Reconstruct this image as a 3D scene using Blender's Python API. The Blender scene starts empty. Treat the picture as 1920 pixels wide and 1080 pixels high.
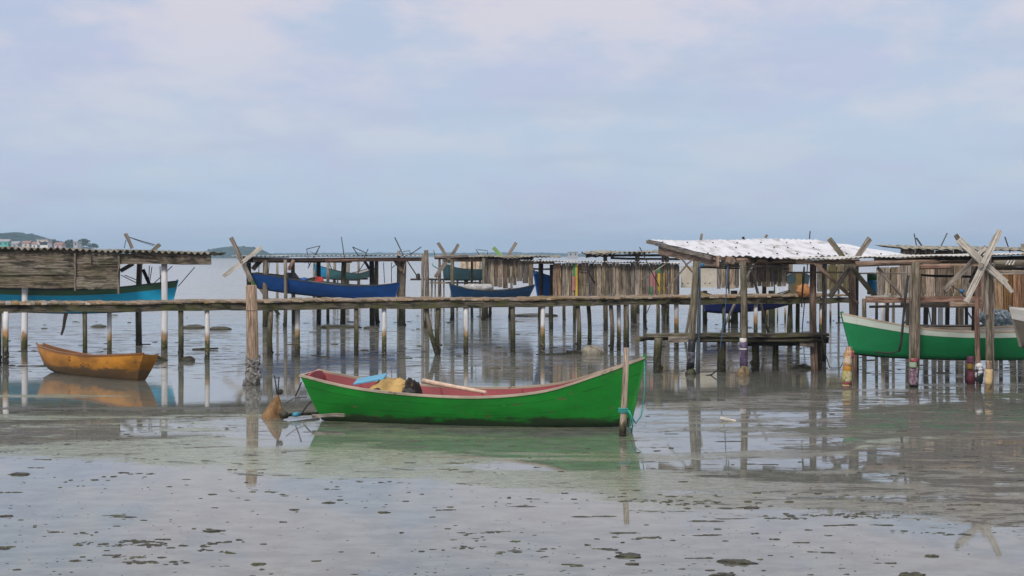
import bpy, math, random
import numpy as np
from mathutils import Vector, noise as mnoise
random.seed(7); rng = np.random.default_rng(7)
SC = bpy.context.scene
COL = SC.collection
V = Vector
R = math.radians

# ------------------------------------------------------------------ camera, sky, sun, exposure
F = 2800.0      # focal length in pixels of a 1920 wide frame
H = 2.98        # eye height above the water
cam = bpy.data.cameras.new('camera'); co = bpy.data.objects.new('camera', cam); COL.objects.link(co)
co.location = (0, 0, H); co.rotation_euler = (R(90), 0, 0)
cam.sensor_width = 36; cam.lens = 36 * F / 1920; cam.shift_y = -62 / 1920
cam.clip_start = 0.5; cam.clip_end = 20000
SC.camera = co
SC.view_settings.view_transform = 'Standard'; SC.view_settings.look = 'None'
SC.view_settings.exposure = 0.38; SC.view_settings.gamma = 1.0


class NT:
    """small helper for node trees"""
    def __init__(s, t): s.t = t; t.nodes.clear()
    def n(s, typ, props=None, **ins):
        nd = s.t.nodes.new(typ)
        for k, v in (props or {}).items(): setattr(nd, k, v)
        for k, v in ins.items():
            key = int(k[1:]) if k[0] == 'i' and k[1:].isdigit() else k.replace('_', ' ')
            s.put(nd.inputs[key], v)
        return nd
    def put(s, sock, v):
        if isinstance(v, bpy.types.NodeSocket): s.t.links.new(v, sock)
        else:
            if isinstance(v, (tuple, list)) and len(v) == 3 and sock.type == 'RGBA': v = (*v, 1)
            sock.default_value = v
    def m(s, op, a, b=0.0, c=0.0, clamp=False):
        return s.n('ShaderNodeMath', {'operation': op, 'use_clamp': clamp}, i0=a, i1=b, i2=c).outputs[0]
    def mr(s, v, a, b, c=0.0, d=1.0, smooth=True):
        return s.n('ShaderNodeMapRange', {'interpolation_type': 'SMOOTHSTEP' if smooth else 'LINEAR'}, i0=v, i1=a, i2=b, i3=c, i4=d).outputs[0]
    def mix(s, f, a, b, blend='MIX'):
        nd = s.n('ShaderNodeMix', {'data_type': 'RGBA', 'blend_type': blend})
        s.put(nd.inputs[0], f); s.put(nd.inputs[6], a); s.put(nd.inputs[7], b)
        return nd.outputs[2]
    def noise(s, vec, scale=1.0, detail=3.0, rough=0.5, dist=0.0):
        return s.n('ShaderNodeTexNoise', None, Vector=vec, Scale=scale, Detail=detail, Roughness=rough, Distortion=dist).outputs[0]
    def sc(s, vec, x, y, z=1.0, off=(0, 0, 0)):
        return s.n('ShaderNodeMapping', None, Vector=vec, Scale=(x, y, z), Location=off).outputs[0]
    def sep(s, v): return s.n('ShaderNodeSeparateXYZ', None, Vector=v).outputs
    def comb(s, x, y, z=0.0): return s.n('ShaderNodeCombineXYZ', None, X=x, Y=y, Z=z).outputs[0]
    def bump(s, h, strength, dist=0.02):
        return s.n('ShaderNodeBump', None, Height=h, Strength=strength, Distance=dist).outputs[0]


SUN_EL, SUN_AZ = 36, 200     # azimuth clockwise from +Y (north): behind the camera, a little to the left
w = bpy.data.worlds.new('World'); SC.world = w; w.use_nodes = True
s = NT(w.node_tree)
sky = s.n('ShaderNodeTexSky', {'sky_type': 'NISHITA', 'sun_disc': False, 'sun_elevation': R(SUN_EL), 'sun_rotation': R(SUN_AZ),
                               'air_density': 1.2, 'dust_density': 2.0}).outputs[0]
d = s.n('ShaderNodeTexCoord').outputs['Generated']
dx, dy, dz = s.sep(d)
zz = s.m('MAXIMUM', dz, 0.0)
den = s.m('ADD', zz, 0.10)
pv = s.comb(s.m('DIVIDE', dx, den), s.m('DIVIDE', dy, den))
n1 = s.noise(s.sc(pv, 1.15, 0.62, 1, (3.1, 5.7, 0)), 1.0, 5.0, 0.52, 0.3)
n2 = s.noise(s.sc(pv, 2.9, 1.3, 1, (1.3, 8.2, 0)), 1.0, 5.0, 0.55)
n3 = s.noise(s.sc(d, 9, 9, 24), 1.0, 4.0, 0.55)
base = s.mix(s.mr(zz, 0.0, 0.15), (0.355, 0.475, 0.63), (0.335, 0.415, 0.575))
hue = s.mr(s.noise(s.sc(d, 7, 7, 20, (4, 1, 2)), 1.0, 4.0, 0.55), 0.42, 0.60)
base = s.mix(s.m('MULTIPLY', hue, .8), base, (0.365, 0.40, 0.585))
base = s.mix(s.mr(zz, 0.22, 0.8), base, (0.72, 0.74, 0.78))
lit = s.mix(s.mr(zz, 0.02, 0.20), (0.39, 0.475, 0.60), (0.55, 0.50, 0.575))
lit = s.mix(s.mr(zz, 0.24, 0.8), lit, (1.05, 1.05, 1.07))
cm = s.m('ADD', s.m('MULTIPLY', n1, 0.65), s.m('ADD', s.m('MULTIPLY', n2, 0.25), s.m('MULTIPLY', n3, 0.22)))
n4 = s.noise(s.sc(d, 16, 16, 44, (2, 6, 1)), 1.0, 5.0, 0.6)
cm = s.m('ADD', cm, s.m('ADD', s.m('MULTIPLY', zz, 0.55), s.m('MULTIPLY', s.m('SUBTRACT', n4, .5), .52)))
cmask = s.mr(cm, 0.52, 0.75)
clouds = s.mix(cmask, base, lit)
drk = s.mr(s.noise(s.sc(pv, 0.9, 1.1, 1, (9.0, 2.0, 0)), 1.0, 4.0, 0.5), 0.50, 0.72)
clouds = s.mix(s.m('MULTIPLY', drk, 0.45), clouds, (0.30, 0.37, 0.52))
skyc = s.n('ShaderNodeVectorMath', {'operation': 'SCALE'}, i0=sky); skyc.inputs['Scale'].default_value = 0.10
allc = s.mix(0.90, skyc.outputs[0], clouds)
allc = s.n('ShaderNodeHueSaturation', None, Saturation=.84, Value=1.0, Color=allc).outputs[0]
bg = s.n('ShaderNodeBackground', None, Color=allc, Strength=1.0)
s.n('ShaderNodeOutputWorld', None, Surface=bg.outputs[0])

sl = bpy.data.lights.new('sun', 'SUN'); so = bpy.data.objects.new('sun', sl); COL.objects.link(so)
sl.energy = 1.5; sl.angle = R(10); sl.color = (1.0, 0.95, 0.88)
a_, e_ = R(SUN_AZ), R(SUN_EL)
sd = V((math.sin(a_) * math.cos(e_), math.cos(a_) * math.cos(e_), math.sin(e_)))
so.rotation_euler = (-sd).to_track_quat('-Z', 'Y').to_euler(); so.location = (0, -20, 40)


# ------------------------------------------------------------------ pixel helpers (of the 1920 x 1080 photograph)
def PX(px, Y): return (px - 960) / F * Y
def PZ(py, Y): return H - (py - 478) / F * Y
def P(px, py, Y): return V((PX(px, Y), Y, PZ(py, Y)))
def GY(py): return F * H / (py - 478)
def G(px, py): Y = GY(py); return V((PX(px, Y), Y, 0))


# ------------------------------------------------------------------ mesh builder
class MB:
    def __init__(s): s.v = []; s.f = []; s.uv = []; s.sm = []
    def face(s, idx, uvs, smooth=False):
        s.f.append(tuple(idx)); s.uv.extend(uvs); s.sm.append(smooth)
    def beam(s, p, q, w, h, up=None, seg=3, jit=0.006, taper=1.0):
        p, q = V(p), V(q); d = (q - p); L = d.length
        if L < 1e-6: return s
        d /= L
        up = V(up) if up is not None else V((0, 0, 1))
        if abs(d.dot(up.normalized())) > 0.97: up = V((0, 1, 0))
        a = d.cross(up).normalized(); b = a.cross(d).normalized()
        base = len(s.v); u0 = random.random() * 50; v0 = random.random() * 50
        ph = random.random() * 6.28
        for i in range(seg + 1):
            t = i / seg; k = 1 + (taper - 1) * t
            c = p + d * (L * t)
            if 0 < i < seg: c = c + a * random.uniform(-jit, jit) * 1.5 + b * random.uniform(-jit, jit) * 1.5
            for sa, sb in ((-1, -1), (1, -1), (1, 1), (-1, 1)):
                o = a * (sa * w / 2 * k + random.uniform(-jit, jit)) + b * (sb * h / 2 * k + random.uniform(-jit, jit))
                if i in (0, seg): o = o + d * random.uniform(-jit, jit) * 2
                s.v.append(c + o)
        vv = [0, w, w + h, 2 * w + h, 2 * w + 2 * h]
        for i in range(seg):
            for k in range(4):
                A = base + i * 4 + k; B = base + i * 4 + (k + 1) % 4
                u1, u2 = u0 + L * i / seg, u0 + L * (i + 1) / seg
                s.face((A, B, B + 4, A + 4), [(u1, v0 + vv[k]), (u1, v0 + vv[k + 1]), (u2, v0 + vv[k + 1]), (u2, v0 + vv[k])])
        e = base + seg * 4
        s.face((base + 3, base + 2, base + 1, base), [(u0, v0)] * 4)
        s.face((e, e + 1, e + 2, e + 3), [(u0, v0), (u0, v0 + .02), (u0 + .02, v0 + .02), (u0 + .02, v0)])
        return s
    def tube(s, pts, r, n=8, wob=0.0, smooth=True, cap=True):
        pts = [V(p) for p in pts]; m = len(pts)
        if not hasattr(r, '__len__'): r = [r] * m
        base = len(s.v); u0 = random.random() * 50; v0 = random.random() * 50
        prev = None; acc = 0.0; us = []
        for i in range(m):
            d = (pts[min(i + 1, m - 1)] - pts[max(i - 1, 0)]).normalized()
            if prev is None:
                ref = V((0, 1, 0)) if abs(d.y) < 0.9 else V((1, 0, 0))
                a = d.cross(ref).normalized()
            else: a = (prev - d * prev.dot(d)).normalized()
            prev = a; b = d.cross(a)
            if i: acc += (pts[i] - pts[i - 1]).length
            us.append(acc)
            for k in range(n):
                th = 2 * math.pi * k / n
                rr = r[i] * (1 + random.uniform(-wob, wob))
                s.v.append(pts[i] + a * (math.cos(th) * rr) + b * (math.sin(th) * rr))
        for i in range(m - 1):
            for k in range(n):
                A = base + i * n + k; B = base + i * n + (k + 1) % n
                va, vb = v0 + 6.28 * r[i] * k / n, v0 + 6.28 * r[i] * (k + 1) / n
                s.face((A, A + n, B + n, B), [(u0 + us[i], va), (u0 + us[i + 1], va), (u0 + us[i + 1], vb), (u0 + us[i], vb)], smooth)
        if cap:
            for st, rev in ((base, 0), (base + (m - 1) * n, 1)):
                idx = [st + k for k in range(n)]
                if rev: idx = idx[::-1]
                s.face(idx, [(u0 + .01 * k, v0) for k in range(n)])
        return s
    def pole(s, p, q, r, r2=None, n=9, seg=5, wob=0.05, bend=0.02):
        p, q = V(p), V(q); r2 = r if r2 is None else r2
        o = V((random.uniform(-1, 1), random.uniform(-1, 1), random.uniform(-.3, .3))) * bend
        pts = [p.lerp(q, i / seg) + o * math.sin(math.pi * i / seg) for i in range(seg + 1)]
        return s.tube(pts, [r + (r2 - r) * i / seg for i in range(seg + 1)], n, wob)
    def grid(s, rows, smooth=True, uvf=None, close=False):
        base = len(s.v); m = len(rows); n = len(rows[0])
        for r_ in rows: s.v.extend(V(p) for p in r_)
        us = [0.0]; vs = [0.0]
        for i in range(1, m): us.append(us[-1] + (V(rows[i][n // 2]) - V(rows[i - 1][n // 2])).length)
        for j in range(1, n): vs.append(vs[-1] + (V(rows[m // 2][j]) - V(rows[m // 2][j - 1])).length)
        for i in range(m - 1):
            for j in range(n - 1):
                A = base + i * n + j
                s.face((A, A + 1, A + n + 1, A + n), [(us[i], vs[j]), (us[i], vs[j + 1]), (us[i + 1], vs[j + 1]), (us[i + 1], vs[j])], smooth)
        return s
    def corr(s, c00, c10, c01, waves, amp, thick=0.006, rows=5, sag=0.012, per=6):
        """corrugated sheet: the waves run along c00-c10, the sheet is drawn out along c00-c01"""
        c00, c10, c01 = V(c00), V(c10), V(c01); U = c10 - c00; W = c01 - c00
        nrm = U.cross(W).normalized()
        if nrm.z < 0: nrm = -nrm
        nu = int(waves * per); sd_ = random.random() * 100
        for side in (1, 0):
            rr = []
            for j in range(rows + 1):
                row = []
                for i in range(nu + 1):
                    t = i / nu
                    sg = mnoise.noise(V((t * waves * 0.15 + sd_, j * 0.7, 0))) * sag * 2
                    sheet = math.floor(t * waves / 5) * 2654435 % 7 * 0.0035
                    z = math.cos(t * waves * 2 * math.pi) * amp + sg + sheet - (0 if side else thick)
                    run = j / rows
                    if j == 0: run -= 0.012 * ((math.floor(t * waves / 5) * 7919) % 5)
                    row.append(c00 + U * t + W * run + nrm * z)
                rr.append(row)
            if not side: rr = [r_[::-1] for r_ in rr]
            s.grid(rr, True)
        return s
    def blob(s, c, rx, ry, rz, seed=0, amp=0.35, fr=1.6, n=10, m=7, half=False):
        c = V(c); base = len(s.v); off = V((seed * 3.7, seed * 1.3, seed * 7.1))
        rows = []
        for i in range(m + 1):
            th = math.pi * i / m; row = []
            if half: th = math.pi / 2 * i / m * 1.15
            for k in range(n + 1):
                ph = 2 * math.pi * (k % n) / n
                dv = V((math.sin(th) * math.cos(ph), math.sin(th) * math.sin(ph), math.cos(th)))
                q = 1 + amp * mnoise.noise(dv * fr + off) + amp * .5 * mnoise.noise(dv * fr * 2.7 + off)
                row.append(c + V((dv.x * rx * q, dv.y * ry * q, dv.z * rz * q)))
            rows.append(row)
        rows = [r_[::-1] for r_ in rows]
        return s.grid(rows, True)
    def build(s, name, mat, parent=None, origin=None, auto=False):
        o0 = parent_loc(parent) if parent is not None else (V(origin) if origin is not None else V((0, 0, 0)))
        me = bpy.data.meshes.new(name)
        me.from_pydata([tuple(v - o0) for v in s.v], [], s.f)
        uvl = me.uv_layers.new(name='UVMap')
        uvl.data.foreach_set('uv', np.array(s.uv, dtype=np.float32).ravel())
        me.polygons.foreach_set('use_smooth', s.sm)
        me.materials.append(mat); me.update()
        ob = bpy.data.objects.new(name, me); COL.objects.link(ob)
        if parent is not None: ob.parent = parent
        else: ob.location = o0
        return ob


LOCS = {}
def parent_loc(p):
    return LOCS[p.name]
def reg(ob, loc): LOCS[ob.name] = V(loc); return ob
def thing(name, label, cat, loc, group=None):
    o = bpy.data.objects.new(name, None); COL.objects.link(o); o.location = loc; o.empty_display_size = 0.3
    reg(o, loc); tag(o, label, cat, group); return o
def tag(o, label, cat, group=None, kind=None):
    o['label'] = label; o['category'] = cat
    if group: o['group'] = group
    if kind: o['kind'] = kind
    return o
def sub(mb, name, mat, part):
    """a sub-part under a part mesh that itself sits under a thing"""
    LOCS.setdefault(part.name, LOCS[part.parent.name])
    return mb.build(name, mat, part)


# ------------------------------------------------------------------ materials
def newmat(name):
    m = bpy.data.materials.new(name); m.use_nodes = True
    return m, NT(m.node_tree)
def finish(s, col, rough=0.7, bump=None, spec=0.3, **kw):
    b = s.n('ShaderNodeBsdfPrincipled', None, Base_Color=col, Roughness=rough)
    b.inputs['Specular IOR Level'].default_value = spec
    for k, v in kw.items(): s.put(b.inputs[k.replace('_', ' ')], v)
    if bump is not None: s.put(b.inputs['Normal'], bump)
    s.n('ShaderNodeOutputMaterial', None, Surface=b.outputs[0]); return b

def wood(name, dark, light, moss=0.0, tide=None, mosscol=(0.07, 0.075, 0.022), var=0.55, stain=0.5, wetcol=(0.022, 0.02, 0.014)):
    m, s = newmat(name)
    uv = s.n('ShaderNodeTexCoord').outputs['UV']; geo = s.n('ShaderNodeNewGeometry')
    pos = geo.outputs['Position']; isl = geo.outputs['Random Per Island']
    grain = s.noise(s.sc(uv, 1.6, 38), 1.0, 6.0, 0.65, 0.4)
    fine = s.noise(s.sc(uv, 6, 130), 1.0, 3.0, 0.6)
    bl = s.noise(s.sc(uv, 1.3, 5.5), 1.0, 4.0, 0.6, 0.6)
    dark = (dark[0] * 1.08, dark[1] * .97, dark[2] * .84); light = (light[0] * 1.10, light[1] * 1.0, light[2] * .87)
    g = s.mr(s.m('ADD', s.m('MULTIPLY', grain, 0.7), s.m('MULTIPLY', fine, 0.35)), 0.38, 0.68)
    c = s.mix(g, tuple(x * .38 for x in dark), tuple(x * .98 for x in light))
    c = s.mix(s.m('MULTIPLY', s.mr(bl, 0.48, 0.62), stain), c, tuple(x * 0.28 for x in dark))
    val = s.mr(isl, 0, 1, 1 - var * 0.62, 1 + var * 0.62, False)
    hsv = s.n('ShaderNodeHueSaturation', None, Hue=s.mr(s.m('FRACT', s.m('MULTIPLY', isl, 7.3)), 0, 1, 0.488, 0.512, False),
              Saturation=s.mr(s.m('FRACT', s.m('MULTIPLY', isl, 3.7)), 0, 1, 0.6, 1.25, False), Value=val, Color=c).outputs[0]
    c = hsv
    if moss > 0:
        mn = s.noise(pos, 2.3, 5.0, 0.62)
        c = s.mix(s.m('MULTIPLY', s.mr(mn, 0.46, 0.62), moss), c, mosscol)
    rough = 0.82
    if tide is not None:
        px_, py_, pz_ = s.sep(pos)
        zn = s.m('ADD', pz_, s.m('MULTIPLY', s.m('SUBTRACT', s.noise(s.sc(pos, 7, 7, 2.2), 1.0, 4.0, 0.6), 0.5), 0.55))
        f1 = s.mr(zn, tide, tide * 0.62); f2 = s.mr(zn, tide * 0.66, tide * 0.25)
        c = s.mix(s.m('MULTIPLY', f1, 0.88), c, tuple(x * .62 for x in mosscol))
        c = s.mix(s.m('MULTIPLY', f2, 0.9), c, wetcol)
        sp = s.mr(s.noise(pos, 26.0, 2.0, 0.5), 0.60, 0.68)
        c = s.mix(s.m('MULTIPLY', s.m('MULTIPLY', sp, f1), 0.55), c, (0.22, 0.20, 0.15))
    finish(s, c, rough, s.bump(s.m('ADD', grain, s.m('MULTIPLY', fine, 0.5)), 0.55, 0.012), 0.25)
    return m

def pvc(name, mid=(0.33, 0.21, 0.105), zt=0.75):
    m, s = newmat(name)
    pos = s.n('ShaderNodeNewGeometry').outputs['Position']
    px_, py_, pz_ = s.sep(pos)
    nz = s.m('SUBTRACT', s.noise(s.sc(pos, 5, 5, 1.6), 1.0, 5.0, 0.6), 0.5)
    zn = s.m('ADD', pz_, s.m('MULTIPLY', nz, 0.6))
    top = s.mix(s.mr(s.noise(s.sc(pos, 9, 9, 1.0), 1.0, 4.0), 0.45, 0.75), (0.66, 0.65, 0.65), (0.46, 0.44, 0.42))
    c = s.mix(s.mr(zn, zt + .14, zt - .1), top, mid)
    c = s.mix(s.mr(zn, zt - .12, zt - .26), c, (0.075, 0.07, 0.022))
    c = s.mix(s.mr(zn, zt - .34, zt - .62), c, (0.026, 0.023, 0.015))
    sp = s.mr(s.noise(pos, 24.0, 2.0, 0.5), 0.57, 0.66)
    c = s.mix(s.m('MULTIPLY', s.m('MULTIPLY', sp, s.mr(zn, zt - .1, zt - .35)), 0.7), c, (0.3, 0.27, 0.2))
    finish(s, c, s.mr(pz_, 0.4, 0.8, 0.8, 0.45), s.bump(s.noise(pos, 30.0, 3.0), s.mr(pz_, .3, .8, 0.8, 0.05), 0.02), 0.35)
    return m

def paint(name, col, wear=0.3, under=(0.16, 0.12, 0.08), grime=None, dirt=(0.03, 0.032, 0.02), rough=0.48, fade=0.25, gscale=1.0, seam=0.0):
    m, s = newmat(name)
    tc = s.n('ShaderNodeTexCoord'); uv = tc.outputs['UV']; pos = s.n('ShaderNodeNewGeometry').outputs['Position']
    big = s.noise(s.sc(pos, 1.1, 1.1, 2.4), 1.0, 5.0, 0.6)
    c = s.mix(s.mr(big, 0.3, 0.72), tuple(x * (1 - fade) for x in col), tuple(min(1, x * (1 + fade * .7)) for x in col))
    strk = s.noise(s.sc(pos, 9, 9, 1.1), 1.0, 4.0, 0.6)
    c = s.mix(s.m('MULTIPLY', s.mr(strk, 0.55, 0.8), 0.22), c, tuple(x * .45 for x in col))
    chips = s.noise(s.sc(pos, 3.6, 3.6, 7.5), 1.0, 6.0, 0.7)
    c = s.mix(s.m('MULTIPLY', s.mr(chips, 0.62, 0.655), wear), c, under)
    scr = s.noise(s.sc(pos, 1.6, 1.6, 26), 1.0, 4.0, 0.6)
    c = s.mix(s.m('MULTIPLY', s.mr(scr, 0.66, 0.72), wear * .6), c, tuple(x * .3 for x in col))
    r_ = s.mr(chips, 0.6, 0.68, rough, 0.8)
    sm_ = 0.0
    if seam:
        fv = s.m('FRACT', s.m('DIVIDE', s.m('ADD', s.sep(uv)[1], s.m('MULTIPLY', s.noise(s.sc(pos, .6, .6, .6), 1.0), .03)), seam))
        sm_ = s.m('MULTIPLY', s.mr(s.m('ABSOLUTE', s.m('SUBTRACT', fv, .5)), .045, .015), s.mr(s.noise(s.sc(pos, 2, 2, 5), 1.0, 4.0), .38, .55))
        c = s.mix(s.m('MULTIPLY', sm_, .65), c, tuple(x * .3 for x in col))
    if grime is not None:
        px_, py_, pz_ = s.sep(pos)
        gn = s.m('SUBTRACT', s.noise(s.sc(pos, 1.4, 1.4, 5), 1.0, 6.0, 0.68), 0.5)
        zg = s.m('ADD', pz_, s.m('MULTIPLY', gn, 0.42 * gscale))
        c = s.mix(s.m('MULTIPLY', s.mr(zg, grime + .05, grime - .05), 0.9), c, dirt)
    hb = s.m('ADD', s.m('MULTIPLY', scr, .5), s.noise(s.sc(pos, 4, 4, 10), 1.0, 4.0))
    finish(s, c, r_, s.bump(hb, 0.25, 0.012), 0.4)
    return m

def simple(name, col, rough=0.7, var=0.35, scale=4.0, spec=0.3, bump=0.3, col2=None, thr=(0.45, 0.65), st=(1, 1, 1)):
    m, s = newmat(name)
    pos = s.n('ShaderNodeNewGeometry').outputs['Position']
    pp = s.sc(pos, *st)
    n = s.noise(pp, scale, 5.0, 0.6)
    c = s.mix(s.mr(n, 0.3, 0.7), tuple(x * (1 - var) for x in col), tuple(min(1, x * (1 + var)) for x in col))
    if col2 is not None: c = s.mix(s.mr(s.noise(s.sc(pp, 1, 1, 1, (5, 3, 1)), scale * .7, 5.0, 0.62), *thr), c, col2)
    finish(s, c, rough, s.bump(s.noise(pp, scale * 4, 4.0), bump, 0.02), spec)
    return m

W_GREY = wood('grey_weathered_wood', (0.115, 0.095, 0.075), (0.34, 0.30, 0.255))
W_WALL = wood('wall_plank_wood', (0.135, 0.112, 0.09), (0.36, 0.315, 0.27), var=0.85, stain=0.55)
W_SHED = wood('shed_plank_wood', (0.065, 0.05, 0.034), (0.27, 0.225, 0.165), moss=0.3, var=0.6, stain=0.85)
W_DECK = wood('deck_wood', (0.15, 0.11, 0.07), (0.42, 0.33, 0.24), moss=0.25, var=0.45)
W_EDGE = wood('mossy_edge_wood', (0.04, 0.034, 0.022), (0.17, 0.15, 0.10), moss=0.75, stain=0.9)
W_POST = wood('pile_wood', (0.10, 0.078, 0.052), (0.285, 0.235, 0.17), tide=0.85, moss=0.3, var=0.5)
W_GPOST = wood('mossy_post_wood', (0.085, 0.08, 0.045), (0.24, 0.215, 0.145), tide=1.0, moss=0.45)
W_DARK = wood('near_black_wood', (0.018, 0.015, 0.012), (0.07, 0.056, 0.043), tide=0.7)  # near-black timber for the darkest posts, beams and rods
W_BROWN = wood('brown_timber', (0.12, 0.07, 0.038), (0.33, 0.215, 0.13), stain=0.4)
W_RED = wood('reddish_timber', (0.16, 0.068, 0.03), (0.40, 0.21, 0.11), stain=0.45)
W_TAN = wood('tan_timber', (0.24, 0.15, 0.07), (0.46, 0.325, 0.18), tide=0.35, stain=0.4)
W_WHITE = wood('whitewashed_board', (0.36, 0.35, 0.30), (0.66, 0.65, 0.60), stain=0.25, var=0.25)
W_BANK = wood('far_post_wood', (0.15, 0.13, 0.10), (0.36, 0.32, 0.25), tide=0.7, moss=0.2)
PVC = pvc('stained_white_pipe'); PVC_O = pvc('orange_stained_pipe', (0.44, 0.24, 0.09), 0.95)
PVC_B = pvc('plain_white_pipe', (0.3, 0.19, 0.1), 0.5)
ROPE = simple('dark_rope', (0.035, 0.032, 0.03), 0.85)
ROPE_T = simple('teal_rope', (0.03, 0.25, 0.22), 0.7)
ROPE_B = simple('blue_rope', (0.03, 0.09, 0.17), 0.7)
ROPE_L = simple('pale_rope', (0.4, 0.37, 0.3), 0.8)
TIN_W = simple('white_tin_roof', (0.56, 0.555, 0.58), 0.5, 0.10, 2.0, 0.4, 0.05, (0.27, 0.25, 0.23), (0.50, 0.68), (2.6, .35, 1))
TIN_G = simple('grey_fibre_cement', (0.26, 0.235, 0.19), 0.85, 0.3, 3.0, 0.2, 0.4, (0.11, 0.10, 0.06), (0.46, 0.62))
TIN_P = simple('pale_roof_sheet', (0.46, 0.44, 0.41), 0.7, 0.15, 3.0, 0.3, 0.2, (0.26, 0.23, 0.19), (0.55, 0.7))
NAIL = simple('dark_roof_nail', (0.03, 0.03, 0.035), 0.5)
NETG = simple('grey_netting', (0.16, 0.15, 0.14), 0.9, 0.6, 16.0, 0.2, 1.0, (0.42, 0.40, 0.38), (0.55, 0.62))
MUD = simple('wet_mud', (0.030, 0.026, 0.016), 0.5, 0.4, 9.0, 0.4, 0.9, (0.05, 0.055, 0.015), (0.5, 0.62))
MUDL = simple('pale_mud', (0.24, 0.215, 0.165), 0.6, 0.3, 9.0, 0.4, 0.9, (0.10, 0.09, 0.06), (0.5, 0.66))


# ------------------------------------------------------------------ boats
def interp(xs, ys, t):
    """monotone-ish smooth interpolation"""
    n = len(xs)
    if t <= xs[0]: return ys[0]
    if t >= xs[-1]: return ys[-1]
    i = max(k for k in range(n - 1) if xs[k] <= t)
    h = xs[i + 1] - xs[i]; u = (t - xs[i]) / h
    def sl(k):
        if k == 0: return (ys[1] - ys[0]) / (xs[1] - xs[0])
        if k == n - 1: return (ys[-1] - ys[-2]) / (xs[-1] - xs[-2])
        return (ys[k + 1] - ys[k - 1]) / (xs[k + 1] - xs[k - 1])
    m0, m1 = sl(i) * h, sl(i + 1) * h
    return ((2 * u**3 - 3 * u**2 + 1) * ys[i] + (u**3 - 2 * u**2 + u) * m0 + (-2 * u**3 + 3 * u**2) * ys[i + 1] + (u**3 - u**2) * m1)

class Hull:
    """A: stern and B: bow, plan positions of the sheer; prof rows are (t, half beam, sheer z, keel z)"""
    def __init__(h, A, B, prof, ik=(0.3, 0.3), bf=0.6, heel=0.0, belly=0.06):
        h.A = V((A[0], A[1], 0)); h.B = V((B[0], B[1], 0)); d = h.B - h.A; h.L = d.length
        h.ex = d / h.L; h.ey = V((-h.ex.y, h.ex.x, 0)); h.ik = ik; h.bf = bf; h.heel = heel; h.belly = belly
        c = list(zip(*prof)); h.ts = c[0]; h.hbs, h.shs, h.ks = c[1], c[2], c[3]
    def hb(h, t): return interp(h.ts, h.hbs, t)
    def sh(h, t): return interp(h.ts, h.shs, t)
    def k(h, t): return interp(h.ts, h.ks, t)
    def W(h, x, y, z): return h.A + h.ex * x + h.ey * y + V((0, 0, z + y * math.sin(h.heel)))
    def at(h, t, side, zf, inset=0.0, lift=0.0):
        """point on the shell: zf 0 at the chine .. 1 at the sheer; inset moves it inwards"""
        hb = max(h.hb(t) - inset, 0.004); sh, k = h.sh(t), h.k(t) + lift
        xs = t * h.L; xk = h.ik[0] + t * (h.L - h.ik[0] - h.ik[1])
        if inset: xs = inset + t * (h.L - 2 * inset); xk = h.ik[0] + inset + t * (h.L - sum(h.ik) - 2 * inset)
        y = hb * (h.bf + (1 - h.bf) * zf + h.belly * math.sin(math.pi * zf))
        return h.W(xs * zf + xk * (1 - zf), side * y, k + (sh - k) * zf)
    def shell(h, inset=0.0, lift=0.0, z0=0.0, z1=1.0, nt=34, nz=7, bottom=True, ends=True, t0=0.0, t1=1.0):
        mb = MB()
        zs = [z0 + (z1 - z0) * j / nz for j in range(nz + 1)]
        rows = []
        for i in range(nt + 1):
            t = t0 + (t1 - t0) * i / nt
            row = [h.at(t, 1, z, inset, lift) for z in reversed(zs)]
            if bottom: row += [h.at(t, sgn * .5, 0, inset, lift) - V((0, 0, 0.01)) for sgn in (1, -1)]
            row += [h.at(t, -1, z, inset, lift) for z in zs]
            rows.append(row)
        if bottom: mb.grid(rows)
        else:
            k = nz + 1
            mb.grid([r_[:k] for r_ in rows]); mb.grid([r_[k:] for r_ in rows])
        if ends and bottom:
            for r_, rev in ((rows[0], True), (rows[-1], False)):
                b = len(mb.v); mb.v.extend(r_); idx = list(range(b, b + len(r_)))
                if rev: idx.reverse()
                n = len(r_)
                # strips between the two sides
                for j in range(n // 2 - 1 + n % 2):
                    q = (b + j, b + j + 1, b + n - 2 - j, b + n - 1 - j)
                    mb.face(q if rev else q[::-1], [(0, .1 * j), (0, .1 * j + .1), (1, .1 * j + .1), (1, .1 * j)])
        return mb
    def rail(h, w=0.07, th=0.035, over=0.02, nt=34, transom=True):
        mb = MB()
        for side in (1, -1):
            pts = [(h.at(i / nt, side, 1.0)) for i in range(nt + 1)]
            rows = []
            for i, p in enumerate(pts):
                inn = h.ey * (-side)
                a = p - inn * over; b = p + inn * (w - over)
                if h.hb(i / nt) < w: b = p + inn * max(h.hb(i / nt), .01)
                rows.append([a + V((0, 0, -.006)), b + V((0, 0, -.006)), b + V((0, 0, th)), a + V((0, 0, th)), a + V((0, 0, -.006))])
            if side == 1: rows = [r_[::-1] for r_ in rows]
            mb.grid(rows, False)
            for r_ in (rows[0], rows[-1]):
                b = len(mb.v); mb.v.extend(r_[:4]); mb.face((b, b + 1, b + 2, b + 3), [(0, 0)] * 4)
        if transom and h.hb(0) > 0.1:
            mb.beam(h.at(0, 1, 1.0) + V((0, 0, .004)), h.at(0, -1, 1.0) + V((0, 0, .004)), .06, .03, jit=.002)
        return mb

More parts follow.
